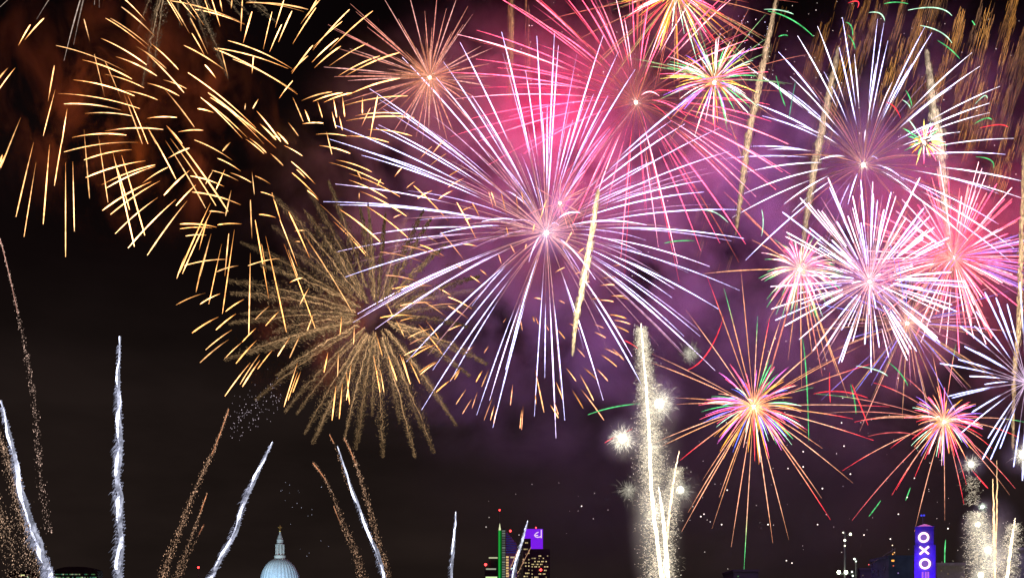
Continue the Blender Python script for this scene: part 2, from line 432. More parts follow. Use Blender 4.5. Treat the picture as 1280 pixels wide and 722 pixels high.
# ---- white burst on the other side
F_TIPS = [(973,65),(997,45),(1022,33),(1053,22),(1049,60),(1068,68),(1097,24),(1105,29),(1110,51),(1156,34),(1165,41),(1148,50),(1115,103),(1215,66),(1225,83),(1205,97),(1250,108),
 (1237,129),(1237,141),(1267,173),(1082,162),(988,96),(985,114),(995,156),(960,100),(928,79),(945,130),(953,145),(938,183),(960,187),(900,199),(930,216),(930,242),(915,272),(932,325),
 (1024,200),(1257,193),(1284,228),(1248,242),(1284,250),(1130,225),(1098,200),(1248,280),(1267,310),(1265,328),(980,255),(1048,262),(990,265),(1030,90),(1095,80),(1140,80),(1190,110),
 (1010,140),(1180,150),(1060,110),(1200,165),(1150,250),(1195,260),(1210,300),(1060,255)]
burst("spiky white burst with curling ray ends against golden rain", 1079, 206, 500, 195, 30,
      [dict(tips=F_TIPS, w=0.68, cols=[WHITE, (2.6, 2.4, 2.9)], t0=(0.28, 0.5), stem=(0.22, 0.10, 0.08), stemw=0.35),
       dict(tips=rand_tips(1079, 206, 30, 90, 170), w=0.32, cols=[(0.9, 0.3, 0.3), (0.7, 0.3, 0.2), (0.6, 0.35, 0.6)], t0=(0.1, 0.25))],
      4.2, (10, 8, 6), (0.28, 0.10, 1.0), 3.4e5, light_off=(-10, -45, 0), halo=((1, .55, .4), 1.8e3, 24))

G_TIPS = [(1000,247),(978,265),(983,290),(1010,253),(1035,222),(1037,234),(1076,225),(1091,227),(1097,250),(1114,240),(1120,245),(1134,252),(1144,275),(1150,222),(1168,284),(1186,297),
 (1180,304),(1189,340),(1190,381),(1183,386),(1174,389),(1163,402),(1172,422),(1170,427),(1134,450),(1137,445),(1139,436),(1099,434),(1089,465),(1081,430),(1048,454),(1052,452),(1033,432),
 (1016,438),(999,424),(981,407),(969,400),(964,386),(963,358),(1065,354),(1126,401),(1095,385),(1040,300),(1060,270),(1100,290),(1125,300),(1140,330),(1020,330),(1030,380),(1066,245),(1105,262),(1155,260),(1012,285),(1022,262)]
burst("crowded white burst of straight thick rays below the spiky one", 1087, 352, 470, 132, 6,
      [dict(tips=G_TIPS, w=0.75, cols=[WHITE, (2.9, 2.2, 2.6)], t0=(0.35, 0.6), stem=(0.8, 0.4, 0.4), stemw=0.45, blunt=True),
       dict(tips=rand_tips(1087, 352, 64, 70, 128), w=0.62, cols=[WHITE, (2.9, 2.0, 2.4)], t0=(0.3, 0.65), blunt=True),
       dict(tips=rand_tips(1087, 352, 90, 70, 135), w=0.42, cols=[(1.3, 0.7, 0.8), (1.2, 0.6, 0.5), (0.9, 0.6, 1.3)], t0=(0.2, 0.4))],
      3.6, (9, 6, 5), (0.85, 0.22, 0.8), 8e4, light_off=(0, -45, 0), halo=((1, .6, .72), 3.5e3, 56))
burst("pink and green tipped burst with long copper tails", 1000, 337, 455, 66, 18,
      [dict(tips=rand_tips(1000, 337, 96, 42, 64, g=8), w=0.55, cols=[PALE, ROSE, (3.2, 1.2, 1.5), ROSE, (2.4, 1.6, .9)], t0=(0.12, 0.3), tipcols=[MINT, GREEN, GREEN, ROSE, PALE], stem=(0.9, 0.5, 0.35)),
       dict(tips=[(958,404),(958,480),(1002,484),(962,470),(985,450),(1015,440),(1035,458),(1048,470),(925,262),(905,240),(940,300),(880,342),(1060,497),(1028,470)], w=0.6, R=170, g=10, cols=[(1.4, 0.6, 0.3), (1.3, 0.4, 0.3)], t0=(0.1, 0.2))],
      5.0, (9, 6, 5), (1.0, 0.45, 0.5), 3e4, halo=((1, .45, .5), 4e3, 40))
burst("scarlet burst of straight needles near the edge", 1192, 322, 520, 125, 5,
      [dict(tips=rand_tips(1192, 322, 170, 70, 128), w=0.55, cols=[ROSE, (3.4, 0.7, 0.7), PALE, (3.2, 0.5, 0.55)], t0=(0.12, 0.5), stem=(1.0, 0.25, 0.2), blunt=True),
       dict(tips=rand_tips(1192, 322, 40, 90, 120, amin=-30, amax=20), w=0.4, cols=[(0.9, 0.4, 1.6), (0.6, 0.4, 1.5), (1.4, 0.4, 0.8)], t0=(0.3, 0.5))],
      3.6, (8, 5, 4), (1.0, 0.018, 0.06), 4.0e5, light_off=(-6, -32, 4), halo=((1, .22, .25), 9e3, 64))
burst("thin copper and blue burst hanging under the crowded white one", 1134, 404, 500, 150, 6,
      [dict(tips=rand_tips(1134, 404, 84, 75, 150, g=10), w=0.5, cols=[(1.0, 0.42, 0.3), (0.35, 0.35, 1.3), (0.9, 0.35, 0.5), (0.5, 0.35, 1.2), (0.8, 0.4, 0.2)], t0=(0.08, 0.4), stem=(0.6, 0.3, 0.2)),],
      4.0, (9, 6, 4.5), (0.9, 0.45, 0.45), 1.5e4, halo=((1, .6, .45), 6e3, 32))

K_TIPS = [(815,442),(812,452),(822,560),(818,553),(843,497),(846,505),(852,664),(878,600),(899,621),(914,683),(930,711),(966,678),(986,674),(1038,649),(1027,622),(1066,603),(1092,550),(1066,523),(1112,508),
 (1097,452),(1080,430),(1037,450),(1017,484),(978,392),(884,346),(905,360),(926,337),(947,395),(962,398),(857,387),(1020,436),(860,640),(850,575),(1028,560),(890,660)]
burst("multicoloured chrysanthemum with long orange tails ending red and green", 942, 508, 400, 170, 10,
      [dict(tips=K_TIPS, w=0.44, cols=[(1.9, 0.75, 0.42), (1.7, 0.7, 0.3), (2.1, 1.0, 0.6)], t0=(0.08, 0.2), tipcols=[(1.5, 0.6, 0.3), RED, (1.4, 0.6, 0.3), GREEN, (1.6, 0.7, 0.4)], stem=(1.6, 0.6, 0.25)),
       dict(tips=rand_tips(942, 508, 110, 52, 72, g=5), w=0.52, R=76, g=16, cols=[ROSE, ROSE, RED, AMBER, VIOLET, MINT, (3, 1.3, 0.9), (2.6, 0.5, 2.0), GREEN, BLUE], t0=(0.18, 0.45), stem=(1.4, 0.5, 0.2), stemw=0.5)],
      5.2, (12, 8, 5), (1.0, 0.5, 0.3), 6e3, halo=((1, .45, .3), 7e3, 34))
L_TIPS = [(1053,588),(1065,650),(1120,612),(1115,618),(1143,597),(1143,664),(1181,650),(1205,630),(1208,605),(1229,574),(1262,618),(1269,610),(1271,545),(1284,528),(1068,527),(1020,492),(1032,516),(1113,560),
 (1092,478),(1240,560),(1130,470),(1165,440),(1195,430),(1076,525)]
burst("pink and orange chrysanthemum with drooping red tails above the lit tower", 1180, 527, 420, 170, 24,
      [dict(tips=L_TIPS, w=0.42, cols=[(1.5, 0.65, 0.4), (1.5, 0.45, 0.35)], t0=(0.08, 0.25), tipcols=[RED, (2.2, .3, .35), GREEN, RED, (1.2, 0.5, 0.3)], stem=(1.4, 0.5, 0.25)),
       dict(tips=rand_tips(1180, 527, 104, 38, 54, g=4), w=0.48, R=56, g=14, cols=[ROSE, ROSE, PALE, RED, (3, 1.0, 0.5), AMBER, VIOLET, MINT], t0=(0.18, 0.45), stem=(1.4, 0.5, 0.25))],
      4.4, (11, 7, 5), (1.0, 0.45, 0.35), 6e3, halo=((1, .45, .35), 7e3, 32))
M_TIPS = [(1200,407),(1218,407),(1220,389),(1231,365),(1250,388),(1259,380),(1275,352),(1206,433),(1198,449),(1175,454),(1231,480),(1185,495),(1201,541),(1235,547),(1228,574),(1238,574),(1267,583),(1278,600),
 (1190,497),(1245,372),(1212,470),(1215,515),(1290,360),(1300,590),(1340,400),(1360,480),(1340,560),(1222,440),(1250,560),(1320,370),(1316,580)]
burst("bluish white burst cut off by the edge of the sky", 1283, 478, 430, 125, 8,
      [dict(tips=M_TIPS, w=0.8, cols=[(1.6, 1.7, 3.4), (1.9, 2.0, 3.4)], t0=(0.3, 0.55), stem=(0.4, 0.28, 0.4), blunt=True)],
      3.5, (8, 6, 6), (0.34, 0.28, 1.0), 2.2e5, light_off=(0, -20, 0))
burst("tiny multicoloured burst caught in the rays of the spiky white one", 1155, 178, 470, 40, 5,
      [dict(tips=rand_tips(1155, 178, 64, 16, 36), w=0.6, cols=MULTI, t0=(0.2, 0.5))],
      3.0, (8, 5, 3.5), (1, 0.5, 0.3), 1e3)

# ---- broken gold bursts (strobing stars: each runs only part of its way)
def dash_burst(label, cx, cy, d, R, dashes, w, cols, light=None):
    c = P(cx, cy, d)
    root = thing("firework_burst", label, "firework", c, "firework bursts over the river")
    items = []
    for q in dashes:
        x1, y1, x2, y2 = q[:4]
        L = math.hypot(x2 - x1, y2 - y1); 
        dd = d + rnd.uniform(-0.8, 0.8) * math.sqrt(max(R * R - (x1 - cx) ** 2 - (y1 - cy) ** 2, 400)) * mpp(d)
        a, b_ = P(x1, y1, dd), P(x2, y2, dd + rnd.uniform(-0.3, 0.3) * L * mpp(d))
        n = 9 if L > 18 else 6
        t = np.linspace(0, 1, n)
        p = a[None] * (1 - t[:, None]) + b_[None] * t[:, None]
        p[:, 2] += (4 * t * (1 - t)) * abs(x2 - x1) * 0.042 * mpp(d)
        col = mul(rnd.choice(cols), rnd.choice((0.45, 0.8, 1.0, 1.2, 1.5)))
        # brightest at the end farther from the break, fading back towards where the star lit
        far = (x2 - cx) ** 2 + (y2 - cy) ** 2 > (x1 - cx) ** 2 + (y1 - cy) ** 2
        u = t if far else 1 - t
        rad = w * mpp(d) * np.clip(np.minimum((u + 0.1) / 0.55, (1.08 - u) / 0.2), 0.2, 1) * rnd.uniform(0.65, 1.3)
        ember = (col[0] * 0.32, col[0] * 0.105, col[0] * 0.02)
        cc = [mul(lerp(ember, col, min(1, x / 0.5)), rnd.uniform(0.75, 1.2)) for x in u]
        b = MB(); b.tube(p, rad, cc, 5); items.append((L, b))
    emit_parts(root, "spark_trail", items, M_STAR)
    if light: lamp("burst_light", c + np.array([0, 20.0, 0]), light[0], light[1], root, 8)
    return root

D1 = [(38,31,23,57),(55,23,31,50),(105,24,112,51),(70,57,158,90),(103,75,165,99),(118,68,131,122),(131,76,151,123),(131,93,180,110),(92,100,168,120),(72,117,175,136),(80,130,152,138),(106,142,165,145),
 (68,82,60,127),(69,112,54,170),(84,136,77,180),(26,147,1,210),(10,85,-4,102),(19,85,-2,113),(132,23,184,61),(138,23,194,64),(126,48,183,81),(145,71,196,95),(152,9,193,45),(152,-4,182,26),(189,55,223,87),
 (170,58,208,86),(183,67,230,116),(184,104,224,120),(204,100,233,111),(206,112,243,159),(184,148,221,147),(131,164,204,162),(90,172,158,169),(155,113,197,125),(155,118,178,180),(160,120,185,180),(208,157,228,180),
 (223,165,254,163),(183,157,195,180),(42,178,20,271),(45,203,30,296),(62,181,54,280),(80,160,68,232),(82,203,82,321),(91,202,93,289),(105,162,112,248),(123,170,135,253),(80,190,172,178),(105,200,165,187),
 (107,222,182,201),(127,231,194,206),(133,235,194,208),(141,190,168,308),(152,194,181,294),(143,199,162,262),(128,263,189,227),(138,268,200,226),(144,292,197,247),(160,310,220,249),(184,319,234,251),(185,160,220,224),
 (178,229,210,209),(205,244,237,213),(220,257,245,231),(210,198,237,185),(3,193,0,203),(8,190,-3,215)]
dash_burst("broken golden burst of short drooping dashes low on the dark side of the sky", 120, 120, 450, 210, D1, 0.66, [GOLD, (3.6, 1.75, 0.65), (4.2, 2.3, 1.0)], ((1.0, 0.30, 0.03), 1.15e5))

D2 = [(247,136,267,141),(251,122,303,173),(235,91,320,160),(230,57,284,90),(238,23,260,68),(240,42,256,70),(256,81,270,98),(277,65,285,96),(209,0,228,32),(213,2,237,42),(224,0,245,25),(233,0,255,32),(212,1,306,30),
 (268,60,360,86),(303,0,301,39),(315,15,304,54),(317,70,315,92),(307,129,306,137),(260,116,320,166),(256,0,263,20),(265,0,275,33),(275,0,278,15),(290,0,289,11),(285,51,365,86),(268,61,372,118),(291,74,370,115),
 (366,101,349,123),(340,15,329,62),(355,0,344,35),(365,14,348,53),(352,31,337,65),(400,0,376,30),(395,10,366,55),(396,0,385,20),(437,12,391,63),(428,27,391,60),(466,14,412,63),(423,48,390,78),(426,58,393,85),(460,54,411,83),
 (475,70,423,95),(499,66,432,95),(391,57,365,92),(385,70,364,90),(307,4,385,12),(308,3,380,15),(244,12,306,31),(415,115,377,126),(428,116,391,127),(440,116,405,128),(500,98,433,120),(510,120,427,133),(500,142,444,145),
 (518,147,433,151),(378,155,404,154),(397,127,403,147),(417,124,421,147),(428,121,431,146),(415,140,420,160),(424,145,428,163),(453,122,453,142),(323,124,316,136),(321,139,351,177),(325,155,345,175),(339,170,350,173),
 (360,153,373,170),(346,165,360,180),(261,117,330,180),(263,122,345,185),(252,123,309,172),(395,168,433,170),(408,165,415,193),(399,182,438,192),(355,182,378,195),(338,192,354,207),(307,174,330,192),(312,173,333,191),
 (207,176,257,260),(213,173,270,257),(210,160,285,264),(243,175,290,200),(272,198,301,214),(278,189,288,178),(265,213,298,226),(257,230,267,212),(270,237,281,212),(238,220,280,233),(240,240,301,256),(288,216,314,228),
 (289,238,282,270),(315,215,318,243),(460,162,515,170),(472,120,462,175),(433,170,486,178),(366,122,379,152),(381,137,387,152)]
dash_burst("broken golden burst of short bright dashes around an empty dark middle", 330, 130, 470, 210, D2, 0.66, [GOLD, (3.6, 1.8, 0.65), (4.0, 2.2, 0.9)], ((0.9, 0.28, 0.05), 5.0e4))

D3 = [(313,250,315,298),(262,264,283,267),(225,280,271,284),(272,281,302,280),(225,286,265,285),(232,295,258,294),(263,254,225,340),(265,262,228,342),(255,270,222,345),(258,277,249,312),(264,292,250,345),(277,305,261,380),
 (286,292,281,345),(293,287,278,392),(230,332,285,324),(270,340,298,332),(313,316,311,419),(364,202,394,230),(371,212,382,223),(365,216,398,248),(384,238,398,250),(411,203,480,230),(420,200,465,215),(436,217,500,246),
 (436,225,484,248),(400,255,465,325),(417,277,458,320),(425,262,475,302),(326,240,343,246),(324,268,345,272),(340,241,352,280),(350,275,372,333),(319,220,338,230),(361,265,387,322),(368,289,381,288),(378,290,441,391),
 (385,302,410,340),(368,302,375,302),(319,275,336,373),(332,295,358,415),(327,305,333,340),(355,305,394,410),(360,312,372,345),(310,332,350,323),(231,320,221,348),(255,320,245,365),(220,381,257,366),(250,380,275,367),
 (240,416,273,396),(270,412,295,392),(282,389,305,374),(257,437,290,412),(250,453,286,424),(280,449,303,427),(303,427,320,410),(295,454,321,425),(281,495,313,453),(300,480,325,442),(303,483,325,450),(322,461,341,437),
 (319,399,337,382),(332,407,351,387),(347,445,362,422),(362,447,375,419),(375,380,386,360),(384,413,392,392),(362,353,378,347),(355,508,372,453),(360,500,372,465),(366,490,376,464),(405,465,410,440),(422,470,423,440),
 (433,500,439,455),(437,505,433,465),(415,525,420,482),(424,523,428,478),(425,418,427,395),(442,430,443,407),(470,417,478,445),(467,443,475,490),(475,460,480,490),(485,445,496,475),(500,443,513,480),(503,445,511,475),
 (510,447,525,479),(482,377,491,395),(495,400,505,420),(453,255,510,297),(450,239,508,270),(447,215,452,225),(449,241,449,250)]
dash_burst("falling golden dashes sinking over the gold brocade", 340, 330, 440, 190, D3, 0.62, [GOLD, (3.4, 1.5, 0.45), (3.6, 1.8, 0.7)])

D4 = [(482,344,523,352),(490,361,540,357),(500,382,540,378),(475,397,515,394),(500,401,519,397),(530,377,560,398),(535,383,575,380),(560,382,585,398),(560,371,590,386),(547,360,565,370),(523,405,553,442),(532,400,550,425),
 (510,422,540,410),(512,430,535,420),(505,444,537,431),(515,446,545,430),(524,465,548,450),(525,468,547,452),(560,413,577,406),(578,443,594,432),(605,441,611,432),(595,477,603,463),(602,483,611,462),(545,490,563,475),
 (563,475,577,459),(568,474,575,463),(570,505,583,486),(578,517,590,498),(590,510,597,489),(605,525,616,496),(613,525,618,506),(617,530,621,510),(638,506,641,480),(652,537,654,507),(650,535,652,512),(669,462,680,515),
 (669,490,670,505),(688,506,698,522),(692,500,698,518),(695,477,704,500),(708,460,720,476),(715,487,729,510),(726,486,755,525),(725,468,742,500),(729,459,746,474),(745,460,760,476),(751,443,771,458),(755,435,773,444),
 (765,435,780,450),(721,435,731,446),(711,404,724,411),(760,393,783,398),(767,400,788,405),(765,406,786,415),(741,405,755,410),(743,415,757,422),(765,370,786,374),(764,370,780,370),(748,375,767,377),(738,374,750,373),
 (750,357,768,356),(750,349,770,346),(765,333,778,331),(730,353,737,352),(693,341,706,334),(717,343,727,340),(721,318,730,310),(698,375,706,379),(667,372,677,374),(669,395,673,405),(682,405,686,413),(697,412,706,423),
 (649,392,653,413),(666,395,668,402),(629,403,633,397),(600,337,610,345),(588,345,602,355),(623,318,627,330),(638,306,644,317),(656,312,658,305),(633,284,636,296),(626,239,634,272),(611,240,617,262),(614,240,621,260),
 (645,242,648,267),(652,240,655,258),(674,278,683,250),(666,290,668,280),(703,312,715,290),(590,253,600,272),(571,253,595,298),(578,263,592,258),(581,275,592,272),(517,232,560,276),(522,248,541,238),(508,235,520,226),
 (548,249,567,238),(550,247,567,238),(560,234,580,223),(561,220,580,210),(534,210,558,192),(537,197,555,175),(522,202,540,183),(471,233,476,224),(493,221,503,209),(475,315,530,328),(503,307,553,322),(525,306,555,320),
 (551,290,580,325),(532,295,548,304),(577,305,597,308),(568,331,580,337),(535,275,546,271),(492,272,502,268),(490,360,500,362),(463,135,452,158)]
dash_burst("scattered short orange dashes around the lower rays of the great white burst", 640, 340, 430, 185, D4, 0.56, [(2.6, 1.1, 0.3), (2.8, 1.35, 0.55), (2.4, 1.0, 0.5)])

# ---- brocade tails: thick textured gold plumes
def plume(c, e, g, d, t0, w, col, hairs):
    b = MB(); k = mpp(d)
    n = 24
    p, t = star_path(c, e, g * k, t0, 1.0, n)
    L = np.linalg.norm(p[-1] - p[0]) / k
    u = np.linspace(0, 1, n)
    wob = np.array([[rnd.gauss(0, 0.25) * k, 0, rnd.gauss(0, 0.25) * k] for _ in range(n)])
    for q_ in range(2):
        wob = np.array([[rnd.gauss(0, 0.09 * w) * k, 0, rnd.gauss(0, 0.09 * w) * k] for _ in range(n)])
        b.tube(p + wob, k * 0.5 * np.clip((1.1 - u) / 0.7, 0.3, 1), [mul((col[0] * 1.15, col[1] * 1.05, col[2] * 1.0), (2.3 - 1.5 * x) * rnd.uniform(.5, 1.2)) for x in u], 4)
    for _ in range(int(hairs * max(L, 20) / 100)):
        s = rnd.random() ** 0.9
        i = min(int(s * (n - 1)), n - 2); f = s * (n - 1) - i
        q = p[i] * (1 - f) + p[i + 1] * f
        tv = p[i + 1] - p[i]; tv /= np.linalg.norm(tv)
        side = np.cross(tv, [0, 1, 0])
        env = w * (0.25 + 0.75 * min(1, s / 0.3)) * (1.0 if s < 0.6 else max(0.2, (1.05 - s) / 0.45))
        off = rnd.gauss(0, 0.42) * env
        q = q + side * off * k + np.array([0, rnd.gauss(0, 0.5) * env * k, 0])
        hl = rnd.uniform(1.5, 4.0) * k
        dr = -tv * 0.75 + side * math.copysign(0.55, off) * rnd.uniform(0.3, 1.2); dr[2] -= 0.25
        cc = mul(col, rnd.choice((0.3, 0.45, 0.6, 0.9, 1.4)) * rnd.uniform(.7, 1.2) * (1.2 - 0.7 * s))
        b.tube([q, q + dr * hl * 0.6, q + dr * hl], [k * 0.30, k * 0.27, k * 0.12], [cc] * 3, 3)
    return L, b

def brocade(label, cx, cy, d, R, g, tips, w, col, hairs=170, t0=(0.12, 0.22), light=None):
    c = P(cx, cy, d)
    root = thing("firework_burst", label, "firework", c, "firework bursts over the river")
    items = []
    for tp in tips:
        e = P(tp[0], tp[1], depth_for(tp[0], tp[1], cx, cy, R, d))
        items.append(plume(c, e, g, d, rnd.uniform(*t0), w * rnd.uniform(0.7, 1.25), mul(col, rnd.uniform(0.45, 1.2) * (0.7 if tp[1] < cy else 1.0)), hairs))
    emit_parts(root, "ember_plume", items, M_SPARK)
    if light: lamp("burst_light", c + np.array([0, 12.0, 0]), light[0], light[1], root, 8)
    return root

O_TIPS = [(283,350),(288,366),(285,404),(280,450),(300,392),(310,442),(330,440),(318,500),(355,515),(370,518),(380,543),(390,555),(430,550),(444,562),(447,555),(479,572),(519,572),(543,566),(465,520),(560,515),(525,530),
 (571,532),(588,470),(610,455),(595,362),(585,408),(600,345),(340,243),(300,302),(382,232),(380,262),(340,282),(410,225),(450,258),(460,252),(482,265),(510,265),(530,262),(540,272),(558,305),(592,322),(325,330),(360,312),
 (405,300),(345,470),(340,415),(420,520),(500,530),(570,440),(600,385),(395,545)]
brocade("drooping brown gold brocade of feathery plumes left of the great white burst", 470, 398, 480, 215, 26, O_TIPS, 11.0, (0.40, 0.25, 0.125), 470, light=((0.8, 0.36, 0.10), 1.0e4))
brocade("feathery grey gold brocade hanging in from the top edge", 215, -60, 480, 180, 30, [(178,108),(192,84),(184,60),(260,60),(285,98),(275,70),(303,22),(225,36),(345,28),(335,14),(312,18),(172,40),(268,20),(240,30)], 8.0, (0.24, 0.17, 0.10), 200, (0.2, 0.3))

# thin white willow strands at the top corner
def strands(label, cx, cy, d, tips, w, col):
    c = P(cx, cy, d); root = thing("firework_burst", label, "firework", c, "firework bursts over the river")
    items = []
    for tp in tips: items.append(ray(cx, cy, d, tp, 200, 40, w * rnd.uniform(.7, 1.3), mul(col, rnd.uniform(.5, 1.1)), 0.25))
    emit_parts(root, "spark_trail", items, M_STAR)
strands("thin pale willow strands falling in at the top corner", 125, -70, 470, [(80,76),(92,56),(46,24),(0,9),(124,10),(118,6)], 0.7, (0.55, 0.42, 0.34))

# ---- golden rain at the top of the sky behind the spiky burst: countless thin falling embers
def golden_rain():
    b = MB()
    def column(x, y, L, wd, n, col, d):
        k = mpp(d)
        for _ in range(n):
            s = rnd.random() ** 0.8
            xx = x + rnd.uniform(-wd, wd) * (0.2 + 0.8 * s) - s * L * 0.27; yy = y + s * L
            l = rnd.uniform(8, 26)
            a = P(xx, yy, d + rnd.uniform(-15, 15)); e = a + np.array([-0.27 * l * k + rnd.gauss(0, .5) * k, 0, -l * k])
            c = mul(col, rnd.uniform(0.3, 1.5))
            b.tube([a, (a + e) / 2, e], [0.3 * k, 0.42 * k, 0.2 * k], [c, c, mul(c, 0.5)], 3)
    cols = [(0.30, 0.135, 0.05), (0.36, 0.155, 0.035), (0.24, 0.12, 0.06)]
    for _ in range(58):
        x = rnd.uniform(1020, 1330); y = rnd.uniform(-50, 130)
        if x < 1100 and y > 80: continue
        column(x, y, rnd.uniform(50, 110), rnd.uniform(4, 13), rnd.randint(24, 64), mul(rnd.choice(cols), rnd.uniform(.45, 1.15)), 600)
    for _ in range(40):
        x = rnd.uniform(880, 1100); y = rnd.uniform(-40, 230)
        column(x, y, rnd.uniform(70, 150), rnd.uniform(4, 10), rnd.randint(8, 18), mul(rnd.choice(cols), 0.6), 600)
    for x, y, L, wd, n in ((1262,40,130,14,70),(1215,110,60,10,45),(1130,40,90,16,80),(1155,20,70,12,50),(1240,0,110,18,70),(1185,60,60,12,50),(1275,150,80,8,40),(1070,20,80,12,40),(1205,5,50,14,40),(1262,150,70,8,40),(1230,95,60,9,45)):
        column(x, y, L, wd, n, (0.62, 0.28, 0.07), 590)
    for x in (640, 637, 660):
        for _ in range(26):
            k = mpp(560); y = rnd.uniform(-10, 90); a = P(x + rnd.gauss(0, 2.2), y, 560); l = rnd.uniform(15, 45)
            c = mul((0.42, 0.17, 0.07), rnd.uniform(0.4, 1.2)); b.tube([a, a + np.array([-.03 * l * k, 0, -l * k])], [0.4 * k, 0.25 * k], [c, mul(c, .5)], 3)
    o = b.build("golden_rain", M_SPARK, None, P(1130, 60, 600), kind='stuff')
    tag(o, "curtain of faint golden embers falling behind the spiky white burst", "firework")
golden_rain()

# ---- stray coloured squiggles of spent stars
def squiggle(label, pts, d, w, col, group="stray coloured stars"):
    k = mpp(d); pts = np.array([P(x, y, d) for x, y in pts])
    t = np.linspace(0, 1, 10); a, m, e = pts[0], pts[len(pts) // 2], pts[-1]
    p = np.outer((1 - t) ** 2, a) + np.outer(2 * t * (1 - t), 2 * m - (a + e) / 2) + np.outer(t * t, e) if len(pts) == 3 else np.outer(1 - t, a) + np.outer(t, e)
    b = MB(); b.tube(p, w * k * np.clip(np.minimum((t + .15) / .4, (1.1 - t) / .3), .3, 1), [mul(col, rnd.uniform(.6, 1.2)) for _ in t], 4)
    o = b.build("stray_star", M_STAR, None, p[0]); tag(o, label, "firework star", group)
SQ = [([(1135,13),(1170,10),(1190,20)],MINT),([(1105,5),(1120,3),(1135,5)],GREEN),([(1086,16),(1100,17),(1106,27)],MINT),([(1057,28),(1064,33),(1066,45)],GREEN),([(1150,32),(1175,40),(1190,54)],MINT),([(1172,51),(1187,61),(1200,74)],GREEN),
 ([(1215,26),(1217,29),(1219,32)],GREEN),([(960,14),(990,25),(1017,46)],GREEN),([(955,12),(975,13),(992,18)],MINT),([(973,46),(980,44),(985,45)],GREEN),([(1132,113),(1137,122),(1140,133)],GREEN),([(1128,125),(1135,130),(1138,136)],MINT),([(1060,44),(1066,52),(1069,62)],GREEN),
 ([(1219,130),(1230,120),(1234,123)],MINT),([(1218,155),(1232,148),(1240,150)],GREEN),([(1220,196),(1238,200),(1242,210)],GREEN),([(830,304),(848,301),(868,301)],GREEN),([(735,518),(765,509),(800,504)],GREEN),([(952,262),(954,277),(952,295)],MINT),
 ([(1003,423),(1008,470),(1011,551)],GREEN),([(1063,480),(1068,500),(1070,517)],GREEN),([(1085,545),(1120,540),(1150,545)],(1.8,.3,.3)),([(1017,492),(1050,489),(1085,497)],RED),([(1037,465),(1037,485),(1038,503)],RED),([(1065,480),(1075,505),(1085,531)],RED),
 ([(1086,645),(1093,636),(1101,625)],GREEN),([(1132,625),(1135,617),(1138,609)],GREEN),([(1181,706),(1181,690),(1182,674)],GREEN),([(1070,457),(1095,462),(1110,470)],MINT),([(1110,452),(1125,466),(1135,482)],GREEN),([(1215,587),(1228,602),(1235,610)],RED),
 ([(970,95),(977,120),(982,133)],GREEN),([(995,100),(990,125),(986,150)],(.3,.9,.6)),([(1060,4),(1072,2),(1072,10)],RED),([(1108,128),(1118,134),(1126,148)],RED),([(1225,160),(1248,156),(1260,159)],RED),([(880,263),(895,266),(910,278)],MINT),([(860,462),(885,440),(905,395)],RED),
 ([(780,425),(790,430),(798,436)],RED),([(756,553),(770,545),(790,536)],RED)]
def huename(c): return "green" if c[1] > c[0] * 1.5 else ("pale green" if c[1] > c[0] else "red")
SEEN = {}
for pts, col in SQ:
    x0, y0 = pts[0]; x1, y1 = pts[-1]; steep = abs(y1 - y0) > abs(x1 - x0)
    form = ("upright" if steep else "flat") if abs((pts[1][0]-x0)*(y1-y0)-(pts[1][1]-y0)*(x1-x0)) < 60 else ("hooked" if steep else "arched")
    if y0 < 60: where = "at the top of the golden rain"
    elif y0 < 220: where = "among the rays of the spiky white burst"
    elif x0 < 900: where = "beside the tails of the great white burst"
    elif x0 < 1000: where = "in the violet gap between the bursts"
    elif y0 < 560: where = "between the two chrysanthemums"
    else: where = "low in the dark above the rooftops"
    squiggle(f"{form} {huename(col)} stray star {where}", pts, 420, 0.62, mul(col, 0.55), f"{form} {huename(col)} stray stars {where}")

# ---- drifting sparks
b = MB()
def spark_region(n, x0, x1, y0, y1, r=(0.3, 0.68), col=(1.6, 1.4, 1.3)):
    for _ in range(n):
        d = rnd.uniform(390, 470); k = mpp(d)
        b.fleck(P(rnd.uniform(x0, x1), rnd.uniform(y0, y1), d), rnd.uniform(*r) * k, mul(col, rnd.uniform(0.4, 1.4)), (0, 0, rnd.uniform(0.8, 1.5)))
spark_region(55, 860, 1210, 540, 715, (.3, .55)); spark_region(40, 860, 1130, 380, 560); spark_region(45, 920, 1060, 0, 120, (.35, .6)); spark_region(30, 900, 960, 20, 60, (.35, .6), (1.0, .9, 1.6))
spark_region(30, 640, 800, 0, 130, (.35, .6)); spark_region(50, 1060, 1275, 0, 260, (.35, .65)); spark_region(14, 600, 780, 600, 700, (.3, .5)); spark_region(26, 340, 420, 600, 710, (.25, .4), (.7, .7, .9)); spark_region(20, 700, 980, 160, 380, (.35, .7))
for x, y in ((909,612),(727,632),(1063,592),(1134,621),(960,655),(1022,655),(1055,557),(1052,528),(1004,564),(1004,583),(985,585),(1028,610),(902,655),(876,645),(880,642),(983,700),(990,703),(1143,597),(1123,642),(1185,660),(1113,673),(1080,668)):
    b.fleck(P(x, y, 400), 1.0 * mpp(400), (2.2, 1.9, 1.7))
for _ in range(130):
    x = rnd.uniform(288, 352); y = 533 - (x - 288) * 0.75 + rnd.gauss(0, 12); b.fleck(P(x, y, 430), rnd.uniform(.3, .6) * mpp(430), mul((0.8, 0.65, 0.75), rnd.uniform(.3, 1.2)))
o = b.build("drifting_sparks", M_SPARK, None, P(950, 500, 420), kind='stuff'); tag(o, "tiny white sparks drifting all over the sky", "sparks")

